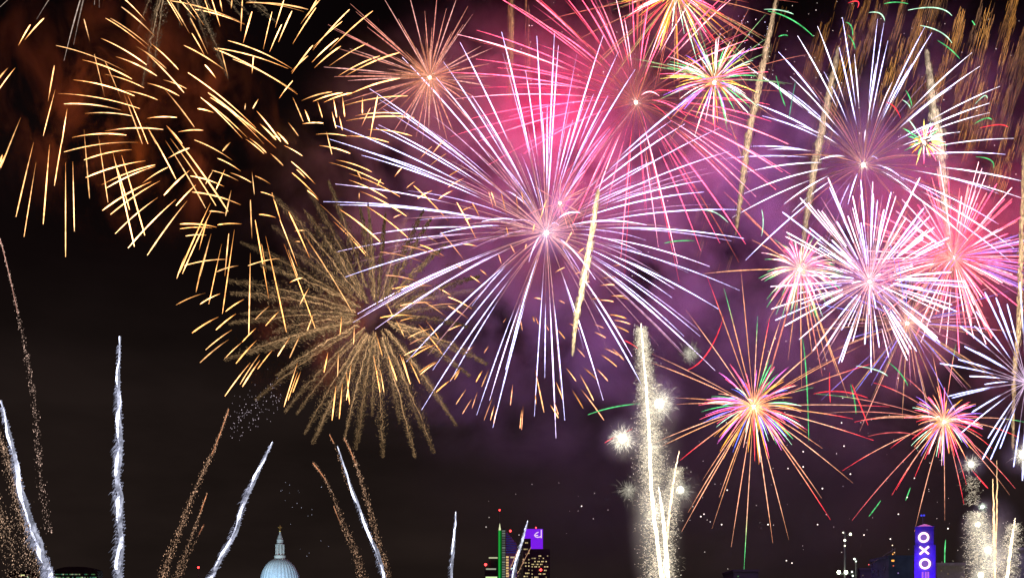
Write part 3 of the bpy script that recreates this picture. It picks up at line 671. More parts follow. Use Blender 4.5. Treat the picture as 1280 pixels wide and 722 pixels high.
# ------------------------------------------------------------------ rising tails
def curve_pts(pts, d, n=60):
    """smooth path through photo pixels"""
    pts = np.array(pts, float); s = np.linspace(0, len(pts) - 1, n)
    out = []
    for q in s:
        i = min(int(q), len(pts) - 2); f = q - i
        p0 = pts[max(i - 1, 0)]; p1 = pts[i]; p2 = pts[i + 1]; p3 = pts[min(i + 2, len(pts) - 1)]
        out.append(0.5 * (2 * p1 + (p2 - p0) * f + (2 * p0 - 5 * p1 + 4 * p2 - p3) * f * f + (3 * p1 - p0 - 3 * p2 + p3) * f ** 3))
    return np.array(out)

def comet(label, pts, d, w, twist=True, side=-1, hairs=1100):
    k = mpp(d); px = curve_pts(pts, d, 90); n = len(px)
    root = thing("rising_comet", label, "firework comet", P(*pts[-1], d), "white comets rising from the river")
    u = np.linspace(0, 1, n)
    L = np.sum(np.linalg.norm(np.diff(px, axis=0), axis=1))
    tv = np.gradient(px, axis=0); tv /= np.linalg.norm(tv, axis=1)[:, None]
    nv = np.stack([-tv[:, 1], tv[:, 0]], 1)
    grow = w * (0.3 + 0.7 * np.minimum(1, u / 0.45))
    drift = np.cumsum(np.array([rnd.gauss(0, 1) for _ in u])); drift = drift / (np.abs(drift).max() + 1e-9)
    for s_i, (ph, amp, thick, power) in enumerate(((0.0, 0.36, 0.27, 2.0), (2.6, 0.34, 0.20, 0.6), (4.1, 0.2, 0.3, 0.4))):
        a = 2 * math.pi * u * L / (52 + 9 * s_i) + ph + 2.2 * drift
        wave = np.cos(a) * (0.6 + 0.4 * np.sin(u * 9 + ph)) - (0.35 * side if s_i == 0 else -0.2 * side)
        q = px + nv * (grow * amp * wave)[:, None]
        pp = np.array([P(x, y, d) for x, y in q]); pp[:, 1] += grow * amp * np.sin(a) * k
        lump = np.array([rnd.uniform(-1, 1) for _ in u]); lump = np.convolve(lump, [.25, .5, .25], 'same')
        rad = k * grow * thick * (1 + 0.35 * lump) * np.minimum(1, 0.35 + u * 4)
        c = [mul((1.3, 1.35, 1.7), power * (1.35 - 0.8 * x) * (0.7 + 0.3 * math.cos(aa + 0.7)) * (1 + .25 * lu)) for x, aa, lu in zip(u, a, lump)]
        bb = MB(); bb.tube(pp, rad, c, 6); bb.build("flame_strand", M_SPARK, root, smooth=True)
    h = MB()
    for _ in range(int(hairs * L / 200)):
        i = rnd.randrange(4, n); g = grow[i]
        base = px[i] + nv[i] * rnd.uniform(-0.6, 0.6) * g
        dr = np.array([side * rnd.uniform(0.3, 1.0), 0.0]) + tv[i] * rnd.uniform(0.2, 0.9)
        l = rnd.uniform(0.35, 1.0) * g * (0.5 + 0.7 * (0.5 + 0.5 * math.sin(u[i] * L / 9.0)))
        p0 = P(*base, d); p1 = P(*(base + dr * l * 0.55), d); p2 = P(*(base + dr * l + np.array([0, l * 0.3])), d)
        dy = rnd.uniform(-1, 1) * g * k * 0.5
        for p in (p0, p1, p2): p[1] += dy
        cc = mul((0.48, 0.50, 0.68), rnd.uniform(0.4, 1.2) * (1.15 - 0.5 * u[i]))
        h.tube([p0, p1, p2], [0.40 * k, 0.30 * k, 0.12 * k], [cc, mul(cc, .8), mul(cc, .4)], 3)
    h.build("spark_fringe", M_SPARK, root, kind='stuff')

comet("tall white comet with twisted tail standing upright on the dark side", [(150,420),(148,480),(150,540),(148,600),(151,660),(149,722),(150,740)], 380, 9)
comet("white comet leaning away at the dark edge of the sky beside sparkling ember trails", [(1,500),(16,560),(34,640),(52,690),(63,722),(68,740)], 360, 10)
comet("slanting white comet rising beside the cathedral dome", [(341,552),(325,585),(308,622),(292,668),(270,710),(258,730)], 390, 6.5, hairs=600)
comet("white comet between two brown glitter trails right of the dome", [(422,557),(436,600),(455,650),(471,690),(482,725),(488,740)], 390, 5.2, hairs=500)
comet("short thin white comet just left of the office towers", [(570,639),(568,670),(565,700),(563,735)], 400, 4.0, hairs=300)
comet("short white comet crossing in front of the purple sign", [(660,650),(653,675),(646,700),(640,735)], 400, 4.2, hairs=300)

def glitter(label, pts, d, w, n, col, head=(1.2, 0.45, 0.2), headlen=0.25, group="glitter trails rising from the river", size=(0.22, 0.5)):
    k = mpp(d); px = curve_pts(pts, d, 60)
    root = thing("glitter_trail", label, "firework trail", P(*pts[-1], d), group)
    h = max(4, int(60 * headlen)); u = np.linspace(0, 1, h)
    b = MB(); b.tube([P(x, y, d) for x, y in px[:h]], k * (0.25 + 0.55 * u * (1 - 0.6 * u)), [mul(head, 1.2 - 0.8 * x) for x in u], 5); b.build("burning_head", M_STAR, root)
    b = MB()
    for _ in range(n):
        s = rnd.random() ** 0.85; i = s * 58; a = px[int(i)]; e = px[int(i) + 1]
        q = a + (e - a) * (i - int(i)); g = w * (0.12 + 0.88 * s)
        q = q + np.array([rnd.gauss(0, 0.42) * g, rnd.gauss(0, 1.5)])
        p = P(q[0], q[1], d); p[1] += rnd.gauss(0, 0.4) * g * k
        b.fleck(p, rnd.uniform(*size) * k, mul(col, rnd.choice((0.25, 0.4, 0.6, 0.9, 1.8))), (rnd.uniform(-.5, .5), 0, rnd.uniform(1.0, 2.6)))
    b.build("falling_glitter", M_SPARK, root, kind='stuff')

RG = (0.62, 0.36, 0.22)
glitter("long red gold glitter trail left of the slanting white comet", [(286,511),(268,560),(245,610),(225,660),(205,715),(200,735)], 400, 9, 1300, RG)
glitter("middle of three short glitter trails left of the dome", [(259,616),(245,655),(230,695),(215,735)], 400, 6, 420, mul(RG, .8))
glitter("shortest faint red trail nearest the dome's white comet", [(255,655),(245,675),(232,705),(222,735)], 400, 3, 120, mul(RG, .6), (.6, .2, .1))
glitter("brown glitter trail leaning in from the dome side of the paired white comet", [(391,578),(410,605),(430,655),(447,695),(460,735)], 400, 8, 650, mul(RG, .8))
glitter("short faint trail at the foot of the brown glitter trail", [(417,632),(430,665),(445,705),(452,735)], 402, 4, 160, mul(RG, .6), (.7, .3, .15))
glitter("brown glitter trail just right of the white comet beyond the dome", [(430,547),(445,580),(460,630),(475,685),(490,735)], 405, 8, 900, mul(RG, .85))
glitter("red tipped thread starting beside the white comet beyond the dome", [(412,543),(420,560),(428,585),(436,610)], 404, 3, 90, mul(RG, .8))
glitter("pink gold glitter thread curving down the far dark edge of the sky", [(0,298),(12,345),(26,410),(38,470),(46,540),(50,600),(62,670)], 420, 8, 700, (0.75, 0.5, 0.4), (.9, .45, .35), .3)
glitter("wide shower of glitter behind the leaning white comet at the dark edge", [(-12,520),(8,570),(24,630),(38,680),(50,735)], 365, 20, 1500, (0.8, 0.52, 0.36), (1, .5, .3), .15)
glitter("loose copper glitter falling at the very edge beside the leaning comet", [(-30,560),(-8,620),(8,670),(24,735)], 365, 22, 900, (0.7, 0.45, 0.3), (.5, .2, .1), .1)
glitter("thin orange thread in front of the office towers", [(648,686),(642,700),(636,715),(630,735)], 395, 2, 60, RG, (.8, .4, .25), .6)
glitter("thin orange thread rising beside the purple sign's white comet", [(664,683),(655,700),(648,715),(640,735)], 395, 2, 60, RG, (.7, .35, .2), .6)

# golden rising tails among the bursts
def gold_tail(label, pts, d, w, col, beads=False, n=900, soft=1.0, peak=0.5):
    k = mpp(d); px = curve_pts(pts, d, 60)
    root = thing("rising_tail", label, "firework tail", P(*pts[-1], d), "golden tails rising through the bursts")
    b = MB()
    for _ in range(n):
        s = rnd.random(); i = s * 58; a = px[int(i)]; e = px[int(i) + 1]; q = a + (e - a) * (i - int(i))
        env = math.sin(math.pi * min(1, max(0.02, s ** (math.log(.5) / math.log(peak))))) ** 0.7
        if beads: env *= 0.35 + 0.65 * abs(math.sin(s * 34)); 
        g = w * (0.25 + 0.75 * env) * 0.5
        off = rnd.gauss(0, 0.5) * g
        p = P(q[0] + off, q[1], d); p[1] += rnd.gauss(0, .5) * g * k
        l = rnd.uniform(3, 9) * k; tv = P(*e, d) - P(*a, d); tv /= np.linalg.norm(tv) + 1e-9
        c = mul(col, rnd.uniform(.5, 1.3) * (0.35 + 0.8 * env) * math.exp(-(off / (g + .01)) ** 2 * 0.8))
        b.tube([p, p + tv * l * .5, p + tv * l], [0.3 * k * soft, 0.5 * k * soft, 0.22 * k * soft], [c] * 3, 3)
    b.build("ember_tail", M_SPARK, root)
gold_tail("thick cream comet tail crossing the great white burst", [(748,236),(742,275),(735,320),(727,365),(720,400),(716,440)], 425, 8, (2.4, 1.8, 1.0), n=1100, peak=0.42)
gold_tail("long pale gold tail between the tall red burst and the spiky white one", [(972,-10),(960,50),(948,110),(936,170),(928,230),(920,290)], 470, 9, (0.95, 0.62, 0.38), n=1700)
gold_tail("pale gold tail rising behind the spiky white burst", [(1048,58),(1040,100),(1030,150),(1020,200),(1010,260),(1000,330)], 520, 10, (0.85, 0.58, 0.37), n=1500)
gold_tail("beaded cream tail rising beside the tiny multicoloured burst", [(1158,62),(1162,95),(1168,140),(1176,190),(1182,260),(1190,345)], 520, 14, (1.15, 0.86, 0.6), beads=True, n=2200, peak=.6)
gold_tail("tall gold tail at the bright edge of the sky", [(1279,190),(1278,260),(1276,330),(1274,400),(1268,470),(1266,560)], 470, 7, (1.1, 0.7, 0.38), n=1100)
gold_tail("dim gold column falling beside the top of the amber spider burst", [(640,-10),(640,30),(639,70),(637,120)], 520, 7, (0.45, 0.22, 0.1), n=260)

# ---- crackling fountains and balls of sparks
def crackle(label, x, y, d, r, n, bright, power, puff=0.0, tint=(1, .93, .75)):
    c = P(x, y, d)
    root = thing("crackle_ball", label, "firework", c, "crackling balls of white sparks")
    b = MB(); b.ball(c, r * (0.24 if bright > 1 else 0.05) * mpp(d), mul(tint, bright * 2), 12, 8); b.build("core", M_STAR, root, smooth=True)
    b = MB(); fuzz(b, x, y, d, r * 0.60, n * 2, mul(tint, 0.3 + bright * 0.22), (r * .10, r * .32), 0.2); b.build("spark_spray", M_SPARK, root, kind='stuff')
    if power: lamp("crackle_light", c, tint, power, root, r * 0.32 * mpp(d))
    if puff: smoke(f"small white smoke puff added for the glow round the {label.split(' ball')[0]} ball", x, y, d, r * puff, r * puff, r * puff * mpp(d), SM_P)  # puff added so the ball gets a soft glow

crackle("brilliant white ball of sparks left of the tall fountain", 778, 548, 375, 22, 700, 6, 1.5e4, 1.7)
crackle("brilliant white ball of sparks against the upper right side of the tall fountain", 824, 504, 380, 26, 800, 6, 1.5e4, 1.7)
crackle("faint grey dandelion of sparks near the tips of the great burst", 863, 441, 380, 22, 240, 0.9, 0)
crackle("faint wispy ball of sparks low beside the tall fountain", 786, 612, 375, 24, 200, 0.5, 0)
crackle("dim spray ball at the right foot of the tall fountain", 850, 612, 378, 22, 420, 1.6, 3e3, 1.5)
crackle("small white ball of sparks under the pink chrysanthemum", 1214, 580, 385, 14, 260, 5, 4e3, 1.7)
crackle("small greenish white glowing ball over the low fountain", 1228, 633, 385, 9, 100, 3.5, 2e3, 1.5, (.85, 1, .8))
crackle("white ball of sparks at the very edge beside the bluish burst", 1279, 568, 385, 20, 320, 5, 5e3, 1.6)
crackle("soft spark ball at the top of the low fountain", 1222, 655, 388, 15, 300, 2.4, 3e3, 1.6)
crackle("bright spark ball in the middle of the low fountain", 1235, 687, 388, 18, 420, 4.5, 6e3, 1.7)
crackle("spark ball at the foot of the low fountain", 1226, 718, 388, 16, 300, 3.0, 4e3, 1.5)

def fountain(label, jets, d, hair, bands):
    root = thing("spark_fountain", label, "firework fountain", P(*jets[0][0][-1], d), "spark fountains on the river")
    k = mpp(d)
    for pts, w, col in jets:
        px = curve_pts(pts, d, 40); u = np.linspace(0, 1, 40); b = MB()
        q = np.array([P(x, y, d) for x, y in px]); q[:, 0] += [rnd.gauss(0, .3) * k for _ in u]
        b.tube(q, k * w * (0.2 + 0.8 * np.minimum(1, u / .5)), [mul(col, rnd.uniform(.7, 1.2)) for _ in u], 6); b.build("jet", M_STAR, root)
    b = MB()
    for pts, w0, w1, n, col in bands:
        px = curve_pts(pts, d, 60)
        for _ in range(n):
            s = rnd.random(); i_ = int(s * 58.9); p = px[i_] + (px[i_ + 1] - px[i_]) * (s * 58.9 - i_); w = w0 + (w1 - w0) * s
            x = p[0] + rnd.gauss(0, .45) * w
            a = rnd.uniform(0, 2 * math.pi); fac = min(1.0, abs(x - p[0]) / (w + .01))
            dr = np.array([math.copysign(1, x - p[0]) * rnd.uniform(.3, 1.1), rnd.gauss(0, .5), rnd.uniform(-.7, .9)])
            c0 = P(x, p[1], d); c0[1] += rnd.gauss(0, .45) * w * k; l = rnd.uniform(*hair) * k
            c = mul(col, rnd.uniform(.25, 1.3) * (1.15 - .75 * fac))
            b.tube([c0, c0 + dr * l * .5, c0 + dr * l + np.array([0, 0, -.25 * l])], [.22 * k, .2 * k, .1 * k], [c, c, mul(c, .5)], 3)
            if rnd.random() < .12: b.fleck(c0 + dr * l * 1.3, .5 * k, (1.5, 1.35, 1.1))
    b.build("spark_spray", M_SPARK, root, kind='stuff')
    return root
CREAM = (1.25, 1.08, 0.80)
ft = fountain("tall white fountain of sparks crackling up past the multicoloured chrysanthemum",
   [([(801,404),(804,440),(809,500),(812,560),(815,620),(822,680),(829,740)], 2.2, (3.2, 2.9, 2.3)), ([(823,608),(828,640),(833,690),(836,740)], 2.4, (3.2, 2.9, 2.4)), ([(849,563),(842,600),(836,650),(828,740)], 1.6, (2.6, 2.0, 1.3))],
   376, (2, 5.5), [([(801,410),(806,460),(811,540),(816,620),(826,735)], 5, 25, 7000, CREAM), ([(845,585),(838,640),(830,735)], 9, 14, 1700, CREAM), ([(812,480),(815,540),(818,600)], 16, 22, 1200, CREAM)])
for (x, y, pw) in ((808, 480, 6e3), (813, 560, 1.2e4), (820, 640, 2.4e4), (830, 700, 3.2e4)): lamp("jet_light", P(x, y, 374), (1, .9, .7), pw, ft, 4.0)
smoke("white smoke wrapped round the tall fountain", 820, 610, 377, 42, 195, 10, SM_P)
fl = fountain("low white fountain of sparks at the edge beside the lit tower",
   [([(1241,598),(1242,640),(1243,690),(1244,740)], 1.3, (2.6, 1.7, 0.8)), ([(1246,575),(1246,640),(1243,740)], .9, (1.6, 1.0, .5)), ([(1269,647),(1264,680),(1256,740)], 1.8, (2.6, 2.2, 1.5))],
   388, (2, 5.5), [([(1220,640),(1226,680),(1232,735)], 10, 26, 2800, CREAM), ([(1266,655),(1262,690),(1258,735)], 7, 18, 1200, CREAM), ([(1215,595),(1216,630)], 7, 10, 200, mul(CREAM, .8))])
for (x, y, pw) in ((1232, 670, 7e3), (1242, 705, 1.1e4)): lamp("jet_light", P(x, y, 386), (1, .9, .7), pw, fl, 4.0)
smoke("white smoke wrapped round the low fountain", 1240, 685, 389, 48, 75, 11, SM_P)

# ------------------------------------------------------------------ the city under the fireworks
def X(px, d): return (px - 640) / F * d
def Z(py, d): return CAMZ + (HOR - py) / F * d

def spot(loc, aim, col, power, parent, ang=62, soft=1.0):
    ld = bpy.data.lights.new("floodlight", 'SPOT'); ld.color = col; ld.energy = power; ld.shadow_soft_size = soft; ld.spot_size = math.radians(ang); ld.spot_blend = 0.6
    o = bpy.data.objects.new("floodlight", ld); COL.objects.link(o); o.parent = parent
    o.location = [float(a - b_) for a, b_ in zip(loc, parent['org'])]
    o.rotation_euler = (Vector([float(q) for q in aim]) - Vector([float(q) for q in loc])).to_track_quat('-Z', 'Y').to_euler()
    return o
# cathedral
d = 925; k = mpp(d); cx = X(350, d); cy = d
cath = thing("cathedral", "floodlit cathedral with pale blue ribbed dome and stone lantern", "cathedral", (cx, cy, 0))
b = MB(); prof = []
zb = Z(728, d); zt = Z(697.5, d); rb = 23.6 * k
for i in range(15):
    a = i / 14 * math.radians(76); prof.append((rb * math.cos(a), zb + (zt - zb) * math.sin(a) / math.sin(math.radians(76))))
b.lathe(prof, cx, cy, 128, rib=0.035, ribs=64); b.build("dome", M_LEAD, cath)
b = MB(); b.lathe([(rb * 1.0, zb - 12), (rb * 1.0, zb - 1), (rb * 1.06, zb - 1), (rb * 1.06, zb)], cx, cy, 64)
for j in range(32):
    a = 2 * math.pi * j / 32; x, y = cx + rb * 1.05 * math.cos(a), cy + rb * 1.05 * math.sin(a); b.tube([(x, y, zb - 24), (x, y, zb - 1.2)], .6, (1, 1, 1), 8)
b.lathe([(rb * 1.0, zb - 24), (rb, zb - 12.2)], cx, cy, 64); b.build("drum", M_STONE, cath)
b = MB(); b.lathe([(6.2 * k, zt - .6), (7.0 * k, zt + .4), (7.0 * k, zt + 2.4), (6.4 * k, zt + 2.4), (6.2 * k, zt + 1.4), (1, zt + 1.4)], cx, cy, 32); b.build("gallery", M_STONE, cath)
b = MB(); z0, z1 = zt + 1.5, Z(680, d)
b.lathe([(2.9 * k, z0), (2.9 * k, z1 - 1)], cx, cy, 24)
for j in range(8):
    a = 2 * math.pi * (j + .5) / 8; x, y = cx + 4.7 * k * math.cos(a), cy + 4.7 * k * math.sin(a); b.tube([(x, y, z0), (x, y, z1 - .8)], .95 * k, (1, 1, 1), 8)
b.lathe([(5.9 * k, z1 - .8), (5.9 * k, z1), (4.1 * k, z1 + .3), (3.9 * k, Z(675, d)), (4.3 * k, Z(674.4, d)), (3.2 * k, Z(672, d)), (2.4 * k, Z(669, d)), (1.4 * k, Z(667, d)), (1.0 * k, Z(664, d))], cx, cy, 24)
lantern = b.build("lantern", M_STONE, cath)
b = MB(); b.ball((cx, cy, Z(663, d)), 1.6 * k, (1, 1, 1), 12, 8); b.build("golden_ball", M_GOLD, lantern, smooth=True)
b = MB(); b.box(cx - .35, cx + .35, cy - .3, cy + .3, Z(661.7, d), Z(656, d)); b.box(cx - 2.6 * k, cx + 2.6 * k, cy - .25, cy + .25, Z(659.3, d), Z(658.2, d)); b.build("cross", M_GOLD, lantern)
b = MB(); b.box(cx - 26, cx + 26, cy - 24, cy + 90, 0, zb - 24); b.build("nave", M_STONE, cath)
for dx, dy, e_, c_ in ((-34, -60, 1.7e5, (.45, .72, 1.0)), (18, -66, 2.2e5, (.52, .78, 1.0))): spot((cx + dx, cy + dy, zb - 14), (cx, cy, zb + 8), c_, e_, cath)
lamp("floodlight", (cx - 12, cy - 20, zt - 2), (.85, 1.0, .9), 2.6e3, cath, .5); lamp("floodlight", (cx + 10, cy - 20, zt), (.85, 1.0, .9), 1.6e3, cath, .5)

WARM = (1.5, 1.15, 0.55); COOLW = (1.0, 1.2, 0.9); GRN = (0.35, 1.0, 0.35)
def tower(name, label, d, x0, x1, ytop, depth, mat, wins, cat="building", slope=0):
    """a block down to the ground with lit windows let into its face"""
    root = thing(name, label, cat, (X((x0 + x1) / 2, d), d, 0))
    b = MB(); xa, xb = X(x0, d), X(x1, d); b.box(xa, xb, d, d + depth, 0, Z(ytop, d)); b.build("wall", mat, root)
    b = MB(); b.box(xa - .4, xb + .4, d - .4, d + depth + .4, Z(ytop, d), Z(ytop, d) + 1.0); b.build("parapet", mat, root)
    for (wx, wy, ww, wh, col) in wins:
        b = MB(); b.box(X(wx, d), X(wx + ww, d), d - .25, d + .3, Z(wy + wh, d), Z(wy, d), col); b.build("window", M_LAMP, root)
    return root
def beacon(root, px, py, d, r=0.9, col=(6, .25, .25)):
    b = MB(); b.ball(P(px, py, d), r * mpp(d), col, 10, 6); b.build("warning_light", M_LAMP, root, smooth=True)

def rows(x0, x1, ys, w, h, col, p):
    out = []
    for y in ys:
        x = x0
        while x + w <= x1:
            if rnd.random() < p: out.append((x, y, w * .8, h, mul(col, rnd.uniform(.25, 1.1))))
            x += w
    return out
# slim tower with green light strip
d = 1500
t1 = thing("office_tower", "slim office tower with green light strip, white spire and blue glass side", "tower", (X(632, d), d, 0))
def pbox(name, root, x0, x1, y0, y1, d0, th, mat, col=(1, 1, 1)):
    b = MB(); b.box(X(x0, d0), X(x1, d0), d0, d0 + th, Z(y1, d0), Z(y0, d0), col); return b.build(name, mat, root)
pbox("wall", t1, 611, 640, 694, HOR + 13, d + 6, 40, M_DARK)
pbox("shaft", t1, 627.2, 632, 660, HOR + 13, d, 30, M_DARK)
pbox("light_strip", t1, 622.8, 626.6, 662, 722, d - 1, 4, M_LAMP, (0.0, 0.16, 0.015))
pbox("light_strip", t1, 623.4, 624.6, 662, 722, d - 2, .9, M_LAMP, (0.02, 0.40, 0.05))
pbox("core_wall", t1, 622.8, 626.6, 722.1, HOR + 13, d, 4, M_DARK)
b = MB(); p0, p1 = P(624.7, 662, d), P(624.7, 653.5, d); b.tube([p0, (p0 + p1) / 2, p1], [1.5 * mpp(d), .8 * mpp(d), .15 * mpp(d)], (0.9, 0.95, 0.55), 6); b.build("spire", M_LAMP, t1)
b = MB(); b.tube([P(624.6, 653.5, d), P(624.5, 637, d)], [.22, .12], (1, 1, 1), 5); mast = b.build("mast", M_STEEL, t1)
beacon(mast, 624.5, 637, d, 1.1); beacon(t1, 638, 663, d, 1.4); beacon(t1, 607, 705, d, 1.7)
b = MB(); b.box(X(607, d) - .4, X(607, d) + .4, d, d + 1, 0, Z(706, d)); b.build("light_mast", M_STEEL, t1)
# blue glass wing with sloping roof
b = MB(); x0, x1 = X(632.2, d), X(646, d)
V = np.array([[x0, d + 1, 0], [x1, d + 1, 0], [x1, d + 1, Z(679, d)], [x0, d + 1, Z(662, d)], [x0, d + 31, 0], [x1, d + 31, 0], [x1, d + 31, Z(679, d)], [x0, d + 31, Z(662, d)]])
b.v.append(V); b.c.append(np.ones((8, 3))); b.n = 8; b.f += [(0, 1, 2, 3), (5, 4, 7, 6), (3, 2, 6, 7), (1, 5, 6, 2), (4, 0, 3, 7)]; b.build("glass_wing", M_GLASSY, t1)
for r in range(9):
    y = 666 + r * 2.9; xe = min(646, 632.2 + (y - 662) / 17 * 13.8)
    pbox("light_band", t1, 632.8, xe - .5, y, y + 1.3, d + .4, .5, M_LAMP, (0.010, 0.018, 0.13))
for r in range(20): 
    pbox("window", t1, 627.6, 631.6, 662 + r * 3.0, 664 + r * 3.0, d - .4, .6, M_LAMP, mul((0.13, 0.16, 0.13), rnd.uniform(.5, 1.3)))
for r in range(8): pbox("lit_landing", t1, 632.6, 635.8, 694.5 + r * 3.4, 696.6 + r * 3.4, d - 1.2, 2, M_LAMP, mul((0.85, .55, .22), rnd.uniform(.7, 1.2)))
for x0_, x1_, y, c in ((611, 622, 695.6, (.5, .5, .3)), (607.5, 620, 709.6, (.34, .36, .26)), (607, 621.5, 720, (.8, 1.0, .5)), (638, 644, 695, (.6, .5, .3)), (638.5, 643.5, 709, (.7, .9, .9))):
    pbox("light_band", t1, x0_, x1_, y, y + 1.8, d - .6 if x1_ < 624 else d + .2, .7, M_LAMP, c)
pbox("podium", t1, 606, 622.6, 709, HOR + 13, d + .2, 5.6, M_DARK)
# tower with purple sign
d = 1450
t2 = thing("office_tower", "dark office tower topped by a glowing purple sign with a white mark", "tower", (X(672, d), d, 0))
pbox("wall", t2, 663.6, 687.4, 685.5, HOR + 13, d, 40, M_DARK); pbox("wall", t2, 654, 663.5, 672.5, HOR + 13, d - 3, 40, M_DARK)
sg = pbox("sign", t2, 655.5, 678.6, 660.5, 685.2, d + 6, 3, M_LAMP, (0.20, 0.012, 0.82))
sd = d + 5.5
def sgn(pts, w):
    b = MB(); b.tube([P(x, y, sd) for x, y in pts], w * mpp(sd), (1.0, .7, 1.0), 6); o = b.build("sign_mark", M_LAMP, sg); return o
sgn([(676.6, 661.5), (676.6, 666), (676.6, 672)], .65); sgn([(668, 668.2), (669.5, 670.3), (672, 671), (675, 670.4), (676.4, 669.5)], .6); sgn([(673.2, 664.4), (670.6, 665.6), (668, 668.2), (670.6, 668.6), (672.6, 668.6)], .65)
for w_ in rows(654.6, 663, (677, 681, 685, 690, 694, 698, 702, 706, 711, 715, 719), 1.9, 1.5, WARM, .5): pbox("window", t2, w_[0], w_[0] + w_[2], w_[1], w_[1] + w_[3], d - 3.4, .5, M_LAMP, mul(w_[4], .6))
for w_ in rows(664.5, 687, (693.5, 696.5, 700.5, 704, 707, 711.5, 716, 720), 1.75, 1.3, WARM, .42): pbox("window", t2, w_[0], w_[0] + w_[2], w_[1], w_[1] + w_[3], d - .4, .5, M_LAMP, mul(w_[4], .6))
beacon(t2, 670, 659, d, 1.0); beacon(t2, 676, 711.5, d - 1, 1.6)
# low office with green lights
d = 700
t3 = thing("office_block", "low round topped office block with green lit floors", "building", (X(95, d), d, 0))
b = MB(); pr = []
for i in range(13):
    u = i / 12; xx = 67 + u * 55; yy = 707.5 + 5.0 * abs(2 * u - 1) ** 3; pr.append((X(xx, d), Z(yy, d)))
n = len(pr); V = [[x, d, z] for x, z in pr] + [[x, d + 9, z] for x, z in pr] + [[x, d, 0] for x, z in pr] + [[x, d + 9, 0] for x, z in pr]
b.v.append(np.array(V)); b.c.append(np.ones((4 * n, 3))); b.n = 4 * n
for i in range(n - 1): b.f += [(i, i + 1, n + i + 1, n + i), (2 * n + i, 2 * n + i + 1, i + 1, i), (n + i, n + i + 1, 3 * n + i + 1, 3 * n + i)]
b.f += [(0, n, 3 * n, 2 * n), (n - 1, 3 * n - 1, 4 * n - 1, 2 * n - 1)]
b.build("wall", M_DARK, t3)
for x in np.arange(68, 120, 1.7):
    for y, p, m_ in ((716.6, .75, .5), (720.4, .85, .55)):
        if rnd.random() < p: pbox("window", t3, x, x + 1.3, y, y + (1.2 if y < 719 else 1.6), d - .3, .5, M_LAMP, mul(rnd.choice([(.25, .6, .2), (.15, .5, .2), (.1, .4, .3), (.9, 1.0, .6)]), rnd.uniform(.1, 1.0) * m_))
t = tower("office_block", "small dark block with one yellow window under the wide glitter shower", 680, 10, 44, 715, 30, M_DARK, [(26, 717.5, 2.4, 1.4, (.9, .9, .4)), (34, 720, 1.6, 1.5, (.3, .5, .3)), (28.8, 717.5, 2.0, 1.4, (.9, .9, .4))])
t = thing("radio_mast", "thin mast with a red warning lamp between trails and dome", "mast", (X(248, 900), 900, 0))
b = MB(); b.tube([(X(248, 900), 900, 0), (X(248, 900), 900, Z(709, 900))], [.6, .25], (1, 1, 1), 6); b.build("pole", M_STEEL, t); beacon(t, 248, 708.5, 900, 1.3)
t = tower("office_block", "low black roof block beneath the multicoloured chrysanthemum", 500, 917, 948, 714, 25, M_DARK, [(962 - 40, 719, 1.2, 1.2, (.1, .3, .1))])
t = tower("office_block", "low black roof block between floodlight mast and lit tower", 520, 1075, 1110, 712, 25, M_DARK, [(1078, 718, 1, 1, (.2, .15, .1))])
t = tower("apartment_block", "dark block with one amber window beside the lit tower", 400, 1111, 1141, 697, 20, M_GLASSY, [(1114.4, 691 + 8, 3.2, 2.2, (1.4, .6, .1)), (1116, 706, 1.2, 1, (1, .2, .1)), (1122, 715, 1.2, 1.2, (.3, .2, .5))])
t = tower("apartment_block", "brown block behind the low fountain", 420, 1171, 1206, 706, 20, M_BRICK, [(1175, 712, 2, 1.2, (.10, .07, .03)), (1184, 716, 2, 1.4, (.12, .08, .03))])
t = tower("apartment_block", "grey slab block at the edge behind the low fountain", 430, 1262, 1300, 687, 20, M_BRICK, [(1268, 700, 6, 1, (.05, .05, .06)), (1264, 708, 12, 1, (.06, .05, .05))])
# amber hanging lamp cluster of a crane
t = thing("tower_crane", "crane tip with amber and red lamps left of the lit tower", "crane", (X(1117, 410), 410, 0))
b = MB()
for s_ in (-.5, .5): b.tube([(X(1117, 410) + s_, 410, 0), (X(1117, 410) + s_, 410, Z(684, 410))], .09, (1, 1, 1), 4)
for i in range(24):
    z = 8 + i * 1.05; 
    if z < Z(685, 410): b.tube([(X(1117, 410) - .5, 410, z), (X(1117, 410) + .5, 410, z + 1.0)], .05, (1, 1, 1), 4)
b.build("lattice", M_STEEL, t)
for x, y, c in ((1115.5, 681, (2, 1.5, 1)), (1116, 692, (2, .8, .15)), (1118, 690, (1.6, .9, .3)), (1107, 708, (2, 1, .9)), (1105, 711, (2, .3, .2)), (1086, 705, (1.6, .2, .2))): 
    b = MB(); b.ball(P(x, y, 409), .75 * mpp(409), c, 8, 6); b.build("lamp", M_LAMP, t)
b = MB(); b.tube([P(1117, 686, 410), P(1086, 706, 410)], .12, (1, 1, 1), 5); b.build("jib", M_STEEL, t)

